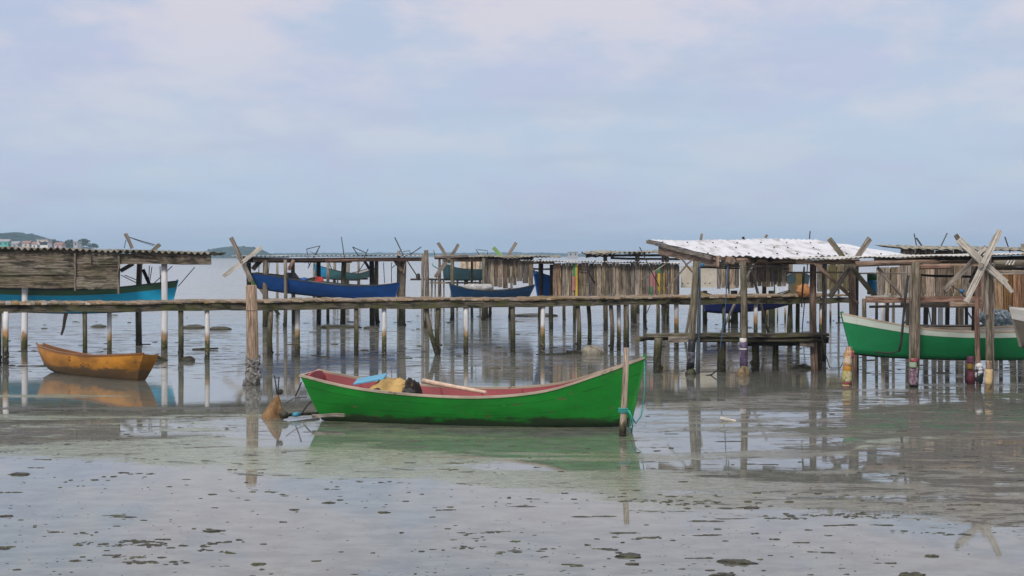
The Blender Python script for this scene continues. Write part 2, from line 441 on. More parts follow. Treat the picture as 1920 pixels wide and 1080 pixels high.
def boat(name, label, hull, mats, thwarts=(0.3, 0.62), strake=None, group=None, stem=True, keelmat=None, ribs=True, cat='boat', railw=0.07, ground=None):
    h = hull; mid = (h.A + h.B) / 2; zk = min(h.ks)
    root = thing(name, label, cat, (mid.x, mid.y, zk), group)
    outer, inner, rail, dark = mats
    h.shell().build('hull', outer, root)
    h.shell(inset=0.035, lift=0.05, z1=0.985).build('lining', inner, root)
    h.rail(w=railw).build('gunwale', rail, root)
    if strake:
        z0, mt = strake
        h.shell(inset=-0.009, z0=z0, z1=0.998, bottom=False, nz=2).build('strake', mt, root)
    for t in thwarts:
        a, b = h.at(t, 1, .72, .03), h.at(t, -1, .72, .03)
        MB().beam(a, b, .2, .035, jit=.003).build('thwart', inner, root)
    if ribs:
        for t in np.linspace(.12, .88, 7):
            for sd_ in (1, -1):
                MB().tube([h.at(t, sd_, z, .045, .05) for z in (0, .3, .6, .97)], .016, 5).build('rib', inner, root)
    if stem:
        p, q = h.at(1, 1, 1.0), h.at(1, 1, 0.0)
        p = (h.at(1, 1, 1.0) + h.at(1, -1, 1.0)) / 2; q = (h.at(1, 1, 0) + h.at(1, -1, 0)) / 2
        MB().beam(q - V((0, 0, .03)), p + V((0, 0, .06)), .07, .06, up=h.ex, jit=.002).build('stem_post', outer, root)
    mb = MB()
    kp = [h.W(h.ik[0] + t * (h.L - sum(h.ik)), 0, h.k(t) - .025) for t in np.linspace(0, 1, 14)]
    for a, b in zip(kp[:-1], kp[1:]): mb.beam(a, b, .06, .05, seg=1, jit=0)
    mb.build('keel', keelmat or dark, root)
    return root


# ------------------------------------------------------------------ water and tidal flat
def water_material():
    m, s = newmat('tidal_water')
    pos = s.n('ShaderNodeNewGeometry').outputs['Position']
    x, y, z = s.sep(pos)
    flat = s.comb(x, y, 0.0)
    nA = s.noise(s.sc(flat, .22, .45), 1.0, 5.0, .6)
    nB = s.noise(s.sc(flat, .9, 2.4, 1, (3, 1, 0)), 1.0, 6.0, .66, .4)
    nC = s.noise(s.sc(flat, 3.2, 8.5, 1, (7, 4, 0)), 1.0, 5.0, .65)
    nD = s.noise(s.sc(flat, .13, .55, 1, (2, 8, 0)), 1.0, 5.0, .62, .6)
    fine = s.noise(s.sc(flat, 14, 22), 1.0, 3.0, .6)
    # the algae film lies between the near pool and the channel behind the green boat
    edge = s.m('ADD', s.m('ADD', y, s.m('MULTIPLY', x, .49)), s.m('ADD', s.m('MULTIPLY', s.m('SUBTRACT', nB, .5), 2.6), s.m('MULTIPLY', s.m('SUBTRACT', nA, .5), 3.2)))
    near = s.mr(s.m('ADD', edge, s.m('ADD', s.m('MULTIPLY', s.m('SUBTRACT', fine, .5), 2.2), s.m('MULTIPLY', s.m('SUBTRACT', nC, .5), 1.6))), 18.75, 19.05)
    ylim = s.m('ADD', 28.3, s.m('MULTIPLY', s.m('MAXIMUM', s.m('SUBTRACT', x, 1.5), 0.0), .95))
    far = s.mr(s.m('SUBTRACT', y, s.m('ADD', ylim, s.m('MULTIPLY', s.m('SUBTRACT', nB, .5), 5.0))), 0.12, -0.12)
    nE = s.noise(s.sc(flat, .36, 1.35, 1, (6, 3, 0)), 1.0, 5.0, .62, .5)
    gap = s.mr(s.m('ADD', s.m('ADD', s.m('MULTIPLY', nD, .45), s.m('MULTIPLY', nE, .40)), s.m('ADD', s.m('MULTIPLY', nC, .15), s.m('ADD', s.m('MULTIPLY', s.m('SUBTRACT', fine, .5), .10), s.m('SUBTRACT', s.mr(edge, 19.8, 22.4, -.05, .021), s.mr(s.m('ADD', edge, x), 29, 36, 0, .008))))), .497, .512)
    pool = s.m('MULTIPLY', s.mr(s.m('ABSOLUTE', s.m('SUBTRACT', y, 24.7)), 1.9, 1.1), s.mr(s.m('ABSOLUTE', s.m('ADD', x, .6)), 4.2, 3.2))
    gap = s.m('MAXIMUM', gap, s.m('MULTIPLY', pool, s.mr(s.m('ADD', s.m('MULTIPLY', nE, .6), s.m('MULTIPLY', nC, .4)), .43, .49)))
    film = s.m('MULTIPLY', s.m('MULTIPLY', near, far), s.m('SUBTRACT', 1.0, s.m('MULTIPLY', gap, .96)))
    film = s.m('MULTIPLY', film, s.mr(nC, .30, .50, .75, 1.0))
    # a pale mud bar and a dark weed line before the canoe
    wob = s.m('MULTIPLY', s.m('SUBTRACT', nB, .5), 1.5)
    bar = s.m('MULTIPLY', s.mr(s.m('ABSOLUTE', s.m('ADD', s.m('SUBTRACT', y, 31.6), wob)), .42, .22), s.mr(s.m('ADD', x, s.m('MULTIPLY', wob, 1.2)), -7.7, -8.6))
    line = s.m('MULTIPLY', s.mr(s.m('ABSOLUTE', s.m('ADD', s.m('SUBTRACT', y, 29.0), s.m('MULTIPLY', wob, .8))), .26, .12), s.mr(x, -4.6, -5.6))
    film = s.m('MAXIMUM', film, bar)
    # mud standing out of the water: to the right, in a patch at the far left and in thin streaks, some painting in dark ripple reflections
    right = s.m('MULTIPLY', s.mr(s.m('ADD', x, s.m('MULTIPLY', s.m('SUBTRACT', nA, .5), 6.0)), 1.5, 6.5), s.m('MULTIPLY', near, s.mr(y, 35.5, 31.0)))
    leftp = s.m('MULTIPLY', s.mr(s.m('ADD', x, s.m('MULTIPLY', s.m('SUBTRACT', nA, .5), 5.0)), -5.2, -7.6), s.m('MULTIPLY', s.mr(y, 22.6, 24.0), s.mr(y, 27.6, 25.8)))
    mid = s.m('MULTIPLY', s.mr(y, 33.0, 38.0), s.mr(y, 75.0, 55.0))
    wgt = s.m('MAXIMUM', s.m('MAXIMUM', s.m('MULTIPLY', right, s.m('ADD', .052, s.m('MULTIPLY', nA, .17))), s.m('MULTIPLY', leftp, .155)), s.m('MAXIMUM', s.m('MULTIPLY', mid, s.m('ADD', .012, s.m('MULTIPLY', nD, .17))), s.m('MULTIPLY', s.m('MULTIPLY', near, far), .062)))
    str_ = s.m('ADD', s.m('ADD', s.m('MULTIPLY', nB, .55), s.m('MULTIPLY', nC, .35)), s.m('MULTIPLY', fine, .1))
    mud = s.m('MULTIPLY', s.mr(s.m('ADD', str_, wgt), .624, .638), s.mr(wgt, .01, .025))
    mud = s.m('MAXIMUM', mud, s.m('MULTIPLY', line, .9))
    speck = s.m('MULTIPLY', s.mr(fine, .69, .72), s.mr(nB, .45, .62))
    speck = s.m('MULTIPLY', speck, s.mr(y, 34, 28))
    mud = s.m('MAXIMUM', mud, s.m('MULTIPLY', speck, .7))
    tint = s.mr(x, -3.0, 6.0)
    filmc = s.mix(s.mr(s.m('ADD', s.m('MULTIPLY', nC, .6), s.m('MULTIPLY', fine, .4)), .38, .60), s.mix(tint, (.10, .115, .066), (.075, .066, .042)), s.mix(tint, (.235, .255, .175), (.185, .17, .125)))
    mudc = s.mix(s.mr(fine, .35, .65), (.012, .010, .006), (.07, .055, .034))
    mudc = s.mix(s.mr(nA, .52, .66), mudc, (.04, .05, .016))
    # ripples: slack near the shore, wind-ruffled further out
    r1 = s.noise(s.sc(flat, 1.6, 4.2), 1.0, 4.0, .6, .2)
    r2 = s.noise(s.sc(flat, .45, 1.5), 1.0, 4.0, .55, .3)
    r3 = s.noise(s.sc(flat, .10, .22), 1.0, 5.0, .65, .4)
    hgt = s.m('ADD', s.m('MULTIPLY', r1, .5), s.m('ADD', r2, s.m('MULTIPLY', r3, s.mr(y, 40, 90, 0, 14))))
    calm = s.m('ADD', s.m('ADD', s.mr(y, 24.0, 45.0, .004, .015), s.mr(y, 48.0, 100.0, 0, .38)), s.mr(s.m('MULTIPLY', nD, s.mr(y, 32, 40)), .44, .60, 0.0, .07))
    nb = s.bump(hgt, calm, .16)
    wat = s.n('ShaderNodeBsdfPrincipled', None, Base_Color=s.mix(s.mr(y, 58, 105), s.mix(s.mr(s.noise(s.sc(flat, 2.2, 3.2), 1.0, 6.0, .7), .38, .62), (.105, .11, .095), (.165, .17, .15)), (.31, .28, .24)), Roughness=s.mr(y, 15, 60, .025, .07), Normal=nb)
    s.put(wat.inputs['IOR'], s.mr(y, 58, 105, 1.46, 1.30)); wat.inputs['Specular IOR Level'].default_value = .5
    fb = s.bump(s.m('ADD', s.m('MULTIPLY', nC, .6), fine), .25, .010)
    fl = s.n('ShaderNodeBsdfPrincipled', None, Base_Color=filmc, Roughness=.20, Normal=fb)
    fl.inputs['IOR'].default_value = 1.33; fl.inputs['Specular IOR Level'].default_value = .4
    mb_ = s.bump(s.m('ADD', nC, fine), .9, .05)
    md = s.n('ShaderNodeBsdfPrincipled', None, Base_Color=mudc, Roughness=.5, Normal=mb_)
    m1 = s.n('ShaderNodeMixShader', None, i0=film, i1=wat.outputs[0], i2=fl.outputs[0])
    m2 = s.n('ShaderNodeMixShader', None, i0=mud, i1=m1.outputs[0], i2=md.outputs[0])
    s.n('ShaderNodeOutputMaterial', None, Surface=m2.outputs[0])
    return m
mb = MB()
ys = [2, 15, 30, 60, 120, 400, 1500, 6000]; xs = [-3500, -800, -60, 0, 60, 800, 3500]
mb.grid([[V((x, y, 0)) for y in ys] for x in xs][::-1], False)
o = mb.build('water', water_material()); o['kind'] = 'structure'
mb = MB(); mb.grid([[V((x, y, -.5)) for y in (-40, 6000)] for x in (3500, -3500)], False)
o = mb.build('ground', MUD); o['kind'] = 'structure'

# ------------------------------------------------------------------ far shore
HILLM = simple('wooded_hill', (0.018, 0.045, 0.04), 0.9, 0.6, 0.06, 0.1, 0.6, (0.04, 0.07, 0.05), (0.5, 0.7))
LEAF = simple('distant_foliage', (0.04, 0.065, 0.03), 0.9, 0.5, 0.5, 0.1, 0.6)
def hill(name, Y, prof, depth, bumpy=1.0, seed=0):
    """prof: outline as (px, py) pairs; a rounded ridge of real depth under that outline"""
    mb = MB(); pxs = [p[0] for p in prof]; pys = [p[1] for p in prof]
    n = 240; rows = []
    for i in range(n + 1):
        px = pxs[0] + (pxs[-1] - pxs[0]) * i / n
        hgt = max(PZ(np.interp(px, pxs, pys), Y), 0.3); x = PX(px, Y); row = []
        for j in range(15):
            v = j / 14 * 2 - 1
            zz_ = hgt * max(0.0, 1 - v * v) ** .6
            nz = mnoise.noise(V((x * .05 + seed, v * depth * .05, 0))) + .6 * mnoise.noise(V((x * .14 + seed, v * depth * .14, 3)))
            row.append(V((x, Y + v * depth, zz_ + (nz * bumpy + 1.1 * mnoise.noise(V((x * .33 + seed, v * depth * .3, 7))) * bumpy) * (zz_ / max(hgt, .1)) * 1.2 - .2)))
        rows.append(row)
    mb.grid(rows[::-1], True)
    o = mb.build(name, HILLM); o['kind'] = 'structure'
hill('hill', 1250, [(-160, 462), (-80, 448), (-20, 438), (12, 435), (40, 441), (75, 450), (105, 458), (140, 466), (200, 477)], 160, 1.6, 1)
hill('headland', 1050, [(-150, 462), (-40, 462), (40, 462), (80, 461), (130, 464), (160, 468), (195, 475), (215, 479)], 90, 1.2, 5)
hill('island', 1500, [(392, 479), (402, 468), (418, 464), (445, 462), (468, 463), (482, 469), (496, 476), (520, 479)], 90, 1.4, 9)
hill('far_shore', 2600, [(300, 478), (470, 476), (520, 475.5), (600, 474.5), (700, 474), (800, 475), (950, 473.5), (1000, 474), (1080, 476), (1150, 477), (1400, 477.5), (2100, 477.5)], 120, 1.6, 14)

def tree(x, y, h_, r_, label, z0=0):
    t = thing('tree', label, 'tree', (x, y, z0), 'trees on the far headland')
    MB().pole((x, y, z0), (x, y, z0 + h_ * .6), h_ * .05, h_ * .03).build('trunk', W_BROWN, t)
    mb = MB()
    for k in range(240):
        a = random.uniform(0, 6.28); e = random.uniform(-.4, 1.4); q = random.random() ** .4
        c = V((x + math.cos(a) * math.cos(e) * r_ * q, y + math.sin(a) * math.cos(e) * r_ * q, z0 + h_ * .6 + math.sin(e) * h_ * .4 * q))
        n1_ = V((random.uniform(-1, 1), random.uniform(-1, 1), random.uniform(-1, 1))).normalized(); n2_ = n1_.orthogonal().normalized(); n3_ = n1_.cross(n2_)
        g = r_ * .17; b = len(mb.v); mb.v.extend([c + n2_ * g, c + n3_ * g, c - n2_ * g * .8, c - n3_ * g * .7])
        mb.face((b, b + 1, b + 2, b + 3), [(0, 0), (1, 0), (1, 1), (0, 1)])
    mb.build('crown', LEAF, t)
for px, py, h_, r_, lab in [(131, 452, 9, 4.0, 'tallest round dark tree on the headland at the left'), (157, 450, 9, 4.5, 'bushy tree at the right end of the headland houses'),
                            (176, 458, 5, 3.0, 'low outermost tree where the headland meets the water'), (100, 451, 7, 3.6, 'dark tree just right of the white house on the headland')]:
    Y = 960; z1 = PZ(py, Y); tree(PX(px, Y), Y, h_, r_, lab, z1 - h_ * .9)
HC = {'white': simple('white_house_wall', (.62, .6, .57)), 'cream': simple('cream_house_wall', (.5, .43, .36)), 'teal': simple('teal_house_wall', (.06, .36, .30)),
      'grey': simple('grey_house_wall', (.33, .33, .34)), 'pink': simple('pink_house_wall', (.46, .33, .31))}
ROOF = simple('clay_tile_roof', (.26, .13, .09)); ROOFG = simple('grey_house_roof', (.28, .27, .27)); GLASS = simple('dark_window_glass', (.03, .035, .045), .2)
def house(px, py, wpx, hpx, col, roofm, label, flat=False):
    Y = 930; sc = F / Y; x = PX(px, Y); zt = PZ(py, Y); ww = wpx / sc; hh = hpx / sc; dp = 8.0
    t = thing('house', label, 'house', (x, Y, zt - hh), 'houses on the far headland')
    zb = zt - hh
    MB().beam((x - ww / 2, Y, zb + hh / 2 - 1), (x + ww / 2, Y, zb + hh / 2 - 1), dp, hh + 2, jit=0).build('wall', HC[col], t)
    mb = MB()
    if flat: mb.beam((x - ww / 2 - .4, Y, zt + .2), (x + ww / 2 + .4, Y, zt + .2), dp + .8, .4, jit=0)
    else:
        b = len(mb.v); e = .5
        mb.v += [V((x - ww / 2 - e, Y - dp / 2 - e, zt)), V((x + ww / 2 + e, Y - dp / 2 - e, zt)), V((x + ww / 2 + e, Y + dp / 2 + e, zt)), V((x - ww / 2 - e, Y + dp / 2 + e, zt)),
                 V((x - ww / 2 - e, Y, zt + 1.5)), V((x + ww / 2 + e, Y, zt + 1.5))]
        for q in ((0, 1, 5, 4), (2, 3, 4, 5), (0, 4, 3), (1, 2, 5), (3, 2, 1, 0)): mb.face([b + i for i in q], [(0, 0)] * len(q))
    mb.build('roof', roofm, t)
    nw = max(1, int(ww / 2.6))
    for i in range(nw):
        xx = x - ww / 2 + ww * (i + .5) / nw
        MB().beam((xx - .5, Y - dp / 2 - .03, zt - 1.3), (xx + .5, Y - dp / 2 - .03, zt - 1.3), .1, 1.1, jit=0).build('window', GLASS, t)
house(10, 453, 18, 8, 'teal', ROOFG, 'teal painted house on the far headland at the left edge')
house(31, 457, 12, 5, 'grey', ROOFG, 'small grey house beside the teal house')
house(52, 456, 13, 6, 'cream', ROOF, 'cream house with red roof above the shed roof')
house(83, 449.5, 20, 4, 'cream', ROOFG, 'flat roofed cream house standing highest on the headland', True)
house(86, 454, 15, 6, 'white', ROOFG, 'bright white house below the flat roofed house')
house(112, 459, 14, 5, 'pink', ROOF, 'pinkish house low beside the dark round tree')
house(145, 454, 8, 7, 'grey', ROOFG, 'narrow grey house in front of the bushy headland tree', True)
house(68, 458, 10, 4, 'white', ROOF, 'low white house with red roof left of the bright white house')
house(1074, 473, 18, 6, 'grey', ROOFG, 'lone dark block building on the far shore behind the shed roofs', True)

# ------------------------------------------------------------------ the green boat in front and what lies in and around it
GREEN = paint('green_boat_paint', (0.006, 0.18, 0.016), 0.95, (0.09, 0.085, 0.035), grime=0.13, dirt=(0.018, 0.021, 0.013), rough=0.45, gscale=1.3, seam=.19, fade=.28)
PINK = paint('faded_red_paint', (0.25, 0.034, 0.042), 0.5, (0.24, 0.14, 0.11), rough=0.6)
RAILW = paint('worn_pale_rail', (0.36, 0.29, 0.22), 0.9, (0.12, 0.10, 0.06), rough=0.7, fade=.35)
KEEL = paint('black_keel', (0.02, 0.022, 0.018), 0.4)
gb = Hull((-3.69, 27.2), (2.30, 25.85), [(0, .46, .82, .02), (.135, .58, .665, 0), (.274, .66, .575, -.02), (.46, .70, .525, -.035), (.6, .68, .545, -.035), (.74, .58, .655, -.02), (.86, .38, .88, .0), (1, .03, 1.19, .05)],
          ik=(.34, .27), bf=.62, heel=R(1.6), belly=.05)
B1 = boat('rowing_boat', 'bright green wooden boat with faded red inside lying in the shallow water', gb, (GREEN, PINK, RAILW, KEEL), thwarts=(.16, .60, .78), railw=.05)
mb = MB(); a = gb.at(0, -1, .75); b = gb.at(0, 1, .75); rows = []
for i in range(9):
    t = i / 8; p = a.lerp(b, t) + gb.ex * .05
    top = .13 + .12 * math.sin(math.pi * t) ** .35
    rows.append([p, p + V((0, 0, top)) - gb.ex * .05, p + V((0, 0, top)) - gb.ex * .05 + gb.ex * .05, p + gb.ex * .05, p])
mb.grid(rows, False); mb.build('transom', PINK, B1)
MB().beam(gb.W(.9, 0, .09), gb.W(4.9, 0, .09), .5, .03, jit=.004).build('floor_board', PINK, B1)
# brown and black hide-like sheet bunched over a thwart
SHEET = simple('tan_canvas', (.36, .235, .09), .85, .35, 3.0, .2, .7, (.028, .024, .02), (.585, .625))
def lump_sheet(hull, t0, t1, seed):
    mb = MB(); rows = []
    for i in range(25):
        u = i / 24; t = t0 + (t1 - t0) * u; row = []
        for j in range(19):
            v = j / 18 * 2 - 1
            x = t * hull.L
            y = v * .62 * hull.hb(t)
            prof = (math.sin(math.pi * min(1, u * 1.25 + .06)) if u < .4 else 1.0 - .12 * (u - .4) / .6 - (.75 * ((u - .86) / .14) ** 2 if u > .86 else 0))
            z = hull.k(t) + .34 + .45 * max(0, prof) * (1 - abs(v) ** 3.2) + .05 * mnoise.noise(V((u * 5 + seed, v * 3, 1))) + .018 * math.sin(u * 19 + v * 4 + seed) + .03 * mnoise.noise(V((u * 13, v * 7 + seed, 4)))
            row.append(hull.W(x, y - .10, z))
        rows.append(row)
    return mb.grid(rows[::-1], True)
c_ = gb.W(.33 * gb.L, 0, .35)
o = lump_sheet(gb, .185, .335, 2).build('canvas_sheet', SHEET, None, c_)
LOCS[o.name] = c_
lump_sheet(gb, .292, .340, 6).build('dark_fold', simple('blackened_canvas', (.022, .018, .014), .85, .5, 8, .2, .8, (.12, .08, .04), (.56, .66)), o)
md_ = o.modifiers.new('thick', 'SOLIDIFY'); md_.thickness = .012
tag(o, 'tan and blackened canvas sheet bunched up inside the green boat', 'canvas sheet')
mb = MB(); a = gb.W(.215 * gb.L, -.38, .66); b = gb.W(.285 * gb.L, .05, .78)
mb.beam(gb.W(.92, -.10, .70), gb.W(1.45, -.02, .80), .5, .025, up=(0, -.12, 1), jit=.004)
BLUEB = paint('sky_blue_board_paint', (.06, .25, .38), .5)
o = mb.build('board', BLUEB, None, gb.W(1.5, 0, .7)); tag(o, 'light blue painted board leaning beside the tan canvas sheet', 'board')
mb = MB(); mb.blob(gb.W(1.45, -.30, .56), .16, .12, .09, 3); mb.blob(gb.W(2.0, -.38, .55), .12, .1, .09, 5); mb.tube([gb.W(1.2, -.42, .60), gb.W(1.5, -.45, .58), gb.W(1.9, -.45, .53)], .018, 6)
o = mb.build('tarpaulin', simple('black_plastic', (.02, .02, .022), .45), None, gb.W(1.6, -.3, .45)); tag(o, 'crumpled black plastic under the light blue board', 'tarpaulin')
a, b = P(793, 714, 26.85), P(912, 736, 26.1)
o = MB().pole(a, b, .045, .03, seg=4, wob=.03).build('oar', simple('bare_pale_wood', (.55, .40, .30), .7, .2, 8), None, a); tag(o, 'pale wooden oar resting across the rail of the green boat', 'oar')
# plank lying at the stern foot, small poles and float, the brown cone
o = MB().beam(P(585, 780, 26.3), P(646, 778.5, 26.3), .16, .05, jit=.006).build('loose_plank', W_GREY, None, P(615, 786, 26.6)); tag(o, 'grey plank lying in the mud against the stern of the green boat', 'plank')
o = MB().pole(P(528, 779, 27.0), P(598, 775, 27.6), .03, .03).build('wooden_spar', W_DARK, None, P(560, 783, 27.2)); tag(o, 'dark thin spar in the water behind the green stern', 'spar')
o = MB().tube([P(549, 778, 27.1), P(556, 777, 27.15), P(563, 776.5, 27.2)], [.035, .045, .035], 8).build('float', simple('blue_float', (.05, .22, .33), .5), None, P(556, 781, 27.1)); tag(o, 'small blue float on the dark spar', 'float')
o = MB().blob(P(533, 778, 27), .09, .08, .07, 4).build('stone', MUD, None, P(533, 783, 27)); tag(o, 'muddy brown stone beside the brown cone', 'stone')
o = MB().pole(P(567, 774, 27.4), P(584, 752, 27.5), .014).build('iron_rod', ROPE, None, P(567, 776, 27.4)); tag(o, 'dark slanting rod at the lower corner of the green stern', 'rod')
o = MB().pole(P(554, 742, 28.6), P(565, 717, 28.3), .013).build('rudder_stick', ROPE, None, P(554, 744, 28.6)); tag(o, 'short dark stick slanting just left of the green stern', 'stick')
CONE = simple('rusty_canvas', (.20, .115, .055), .85, .4, 7, .2, .9, (.36, .24, .14), (.55, .7))
base = G(507, 783); mb = MB(); rows = []
for i in range(9):
    t = i / 8; row = []
    for k in range(15):
        th = 2 * math.pi * (k % 14) / 14
        r_ = (1 - t) ** .8 * (.21 + .04 * math.sin(th * 3 + 1)) + .012
        lean = .13 * t
        row.append(base + V((math.cos(th) * r_ + lean, math.sin(th) * r_ * .8, -.03 + .45 * t + .02 * mnoise.noise(V((th, t * 4, 2))))))
    rows.append(row)
mb.grid(rows[::-1]); o = mb.build('anchor_sack', CONE, None, base); tag(o, 'rusty brown cone shaped sack standing in the shallow water', 'sack')
top = base + V((.13, 0, .42))
mb = MB()
for dx_, hgt, th in ((-.06, .36, .012), (.03, .33, .012), (.07, .1, .014)):
    mb.tube([top + V((0, 0, -.06)), top + V((dx_ * .5, .01, hgt * .5)), top + V((dx_, 0, hgt))], th, 5)
mb.tube([top + V((-.06, 0, .34)), top + V((-.02, 0, .30)), top + V((.03, 0, .31))], .01, 5)
mb.blob(top + V((.05, 0, .05)), .05, .04, .05, 3)
o = mb.build('rope', ROPE, None, top); tag(o, 'frayed dark rope standing up from the tip of the brown cone', 'rope')
o = MB().tube([P(536, 756, 27), P(552, 746, 28), P(575, 745, 28.5)], .008, 5).build('mooring_line', ROPE, None, P(552, 746, 28)); tag(o, 'thin mooring line from the brown cone towards the boat', 'rope')
# mooring post at the bow with its teal rope
pb = G(1166, 818); 
o = MB().tube([pb - V((0, 0, .3)), pb + V((.02, 0, .25)), P(1171, 735, pb.y), P(1175, 652, pb.y)], [.057, .055, .048, .045], 10, .09).build('mooring_post', wood('pale_post_wood', (.20, .14, .09), (.50, .39, .29), tide=.25, stain=.5), None, pb)
tag(o, 'slim pale post standing in the water before the green bow', 'post')
mb = MB(); cy = pb.y
for q in range(3): mb.tube([V((pb.x + .02 + .075 * math.cos(a_), cy + .075 * math.sin(a_), PZ(766 + q * 3, cy))) for a_ in np.linspace(0, 6.28, 13)], .012, 5)
mb.tube([P(1176, 768, cy - .05), P(1184, 780, cy - .05), P(1180, 805, cy), P(1184, 812, cy), P(1187, 790, cy), P(1180, 770, cy - .05)], .011, 5)
mb.tube([P(1178, 770, cy), P(1192, 794, cy + .1), P(1202, 780, cy + .3), P(1208, 740, cy + .4), P(1209, 700, cy + .5), P(1208, 674, 25.85)], .010, 5)
o = mb.build('mooring_rope', ROPE_T, None, pb + V((0, 0, .4))); tag(o, 'teal rope knotted round the slim post at the green bow', 'rope')

# ------------------------------------------------------------------ the ochre canoe
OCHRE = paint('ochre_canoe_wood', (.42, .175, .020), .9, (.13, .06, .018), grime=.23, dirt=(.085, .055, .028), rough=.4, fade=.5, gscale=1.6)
OCHIN = paint('dark_canoe_inside', (.14, .075, .03), .4, rough=.6)
ORAIL = paint('reddish_canoe_rail', (.20, .085, .035), .4)
ca = Hull((PX(75, 38.5), 38.5), (PX(283, 35.2), 35.2), [(0, .10, .68, .22), (.10, .25, .59, .06), (.35, .40, .49, -.05), (.6, .42, .48, -.06), (.82, .40, .54, -.06), (1, .20, .63, -.04)], ik=(.22, .42), bf=.45, belly=.16, heel=R(-7))
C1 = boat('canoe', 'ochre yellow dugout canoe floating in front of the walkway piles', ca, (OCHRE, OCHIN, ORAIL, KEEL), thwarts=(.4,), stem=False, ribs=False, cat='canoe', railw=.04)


# ------------------------------------------------------------------ builders for piled structures
BACKM = simple('gap_shade_black', (.014, .012, .010), .95)  # near-black colour that paints interior shade behind plank gaps
def post(root, px, top, wpx, mat, Y=None, base=None, px_b=None, name='post', seg=5, wob=.05, zb=-.3, n=10, taper=.92):
    """round pile: px at its top, px_b at its foot; Y or base (photo row of the foot) gives its distance"""
    Y = GY(base) if Y is None else Y
    px_b = px if px_b is None else px_b
    r = wpx / 2 * Y / F
    p = V((PX(px_b, Y), Y, zb)); q = V((PX(px, Y), Y, PZ(top, Y)))
    mb = MB().pole(p, q, r, r * taper, n, seg, wob, r * .35)
    if mat in (W_POST, W_GPOST, PVC, PVC_O, W_BANK):      # a knobbly collar of barnacles at the foot
        for k in range(5):
            a = random.uniform(0, 6.28); mb.blob(V((p.x + math.cos(a) * r * .7, Y + math.sin(a) * r * .7, random.uniform(.0, .22))), r * .5, r * .5, r * .7, random.randint(0, 99), n=6, m=4)
    return mb.build(name, mat, root)
def brace(root, p, q, wpx, mat, Y, Y2=None, d=.05, name='brace'):
    Y2 = Y if Y2 is None else Y2
    return MB().beam(P(*p, Y), P(*q, Y2), d, wpx * Y / F, up=(0, .02, 1) if abs(p[0] - q[0]) > abs(p[1] - q[1]) * .2 else (1, 0, 0), jit=.004).build(name, mat, root)
def beamp(root, p, q, hpx, mat, Y, Y2=None, d=.10, name='beam', seg=4, jit=.008):
    Y2 = Y if Y2 is None else Y2
    return MB().beam(P(*p, Y), P(*q, Y2), d, hpx * Y / F, seg=seg, jit=jit).build(name, mat, root)
def logp(root, p, q, wpx, mat, Y, Y2=None, name='log'):
    Y2 = Y if Y2 is None else Y2
    return MB().pole(P(*p, Y), P(*q, Y2), wpx / 2 * Y / F, wpx / 2 * Y / F * .9, 10, 6, .04, .02).build(name, mat, root)
def rope(root, pts, Y, r=.012, mat=None, name='rope', Y2=None):
    n = len(pts); Y2 = Y if Y2 is None else Y2
    return MB().tube([P(*p, Y + (Y2 - Y) * i / max(1, n - 1)) for i, p in enumerate(pts)], r, 5).build(name, mat or ROPE, root)
def vplanks(root, px0, px1, top0, top1, bot0, bot1, Y, mat, wid=.17, Y2=None, name='plank_wall', jb=.05, gap=.014, jt=.02):
    """a wall of upright planks; top and bottom rows given in the photograph at each end"""
    Y2 = Y if Y2 is None else Y2
    a, b = V((PX(px0, Y), Y, 0)), V((PX(px1, Y2), Y2, 0)); L = (b - a).length; d = (b - a) / L
    nrm = V((-d.y, d.x, 0)); mb = MB(); u = 0.0
    while u < L - .03:
        w_ = min(wid * random.uniform(.7, 1.3), L - u); t = (u + w_ / 2) / L
        YY = Y + (Y2 - Y) * t; z1 = PZ(top0 + (top1 - top0) * t, YY) + random.uniform(-jt, jt); z0 = PZ(bot0 + (bot1 - bot0) * t, YY) + random.uniform(-jb, jb)
        c = a + d * (u + w_ / 2) + nrm * random.uniform(-.012, .012)
        mb.beam(c + V((0, 0, z0)), c + V((random.uniform(-.008, .008), 0, z1)), .022, w_ - gap, up=d, seg=3, jit=.003)
        u += w_
    k = nrm * .035; z0, z1 = PZ(max(bot0, bot1) - 8, Y), PZ(max(top0, top1) + 3, Y)
    zm = PZ(min(bot0, bot1) - 3, Y) + jb
    MB().beam(a + k + V((0, 0, (zm + z1) / 2)), b + k + V((0, 0, (zm + z1) / 2)), .012, z1 - zm, jit=0, seg=1).build('gap_shade_panel', BACKM, root)  # added dark sheet behind the planks, so the gaps read as shade
    return mb.build(name, mat, root)
def spoke(root, p, q, wpx, mat, Y, d=.05, double=0.0, name='spoke'):
    Y2 = Y + random.uniform(-.05, .05)
    mb = MB(); a, b = P(*p, Y), P(*q, Y2); mb.beam(a, b, d, wpx * Y / F, up=V((1, 0, .2)) if abs(p[0] - q[0]) < abs(p[1] - q[1]) * .4 else V((0, 0, 1)), jit=.005)
    ob = mb.build(name, mat, root); return ob
def deck(root, A, B, width, z, mat, pl=.16, th=.045, name='deck', over=.05, sag=.03):
    """cross planks from A to B (plan); width is measured to the far side"""
    A, B = V(A), V(B); L = (B - A).length; d = (B - A) / L; nrm = V((-d.y, d.x, 0)); mb = MB(); u = 0
    while u < L:
        w_ = pl * random.uniform(.75, 1.25); c = A + d * (u + w_ / 2)
        zz_ = z + sag * mnoise.noise(V((u * .35, 3, 0))) + random.uniform(-.008, .008)
        mb.beam(c - nrm * (over + random.uniform(0, .09) + (.1 if random.random() < .12 else 0)) + V((0, 0, zz_)), c + nrm * (width + random.uniform(0, .09)) + V((0, 0, zz_ + random.uniform(-.01, .01))), w_ - .012, th, seg=2, jit=.005)
        u += w_
    return mb.build(name, mat, root)

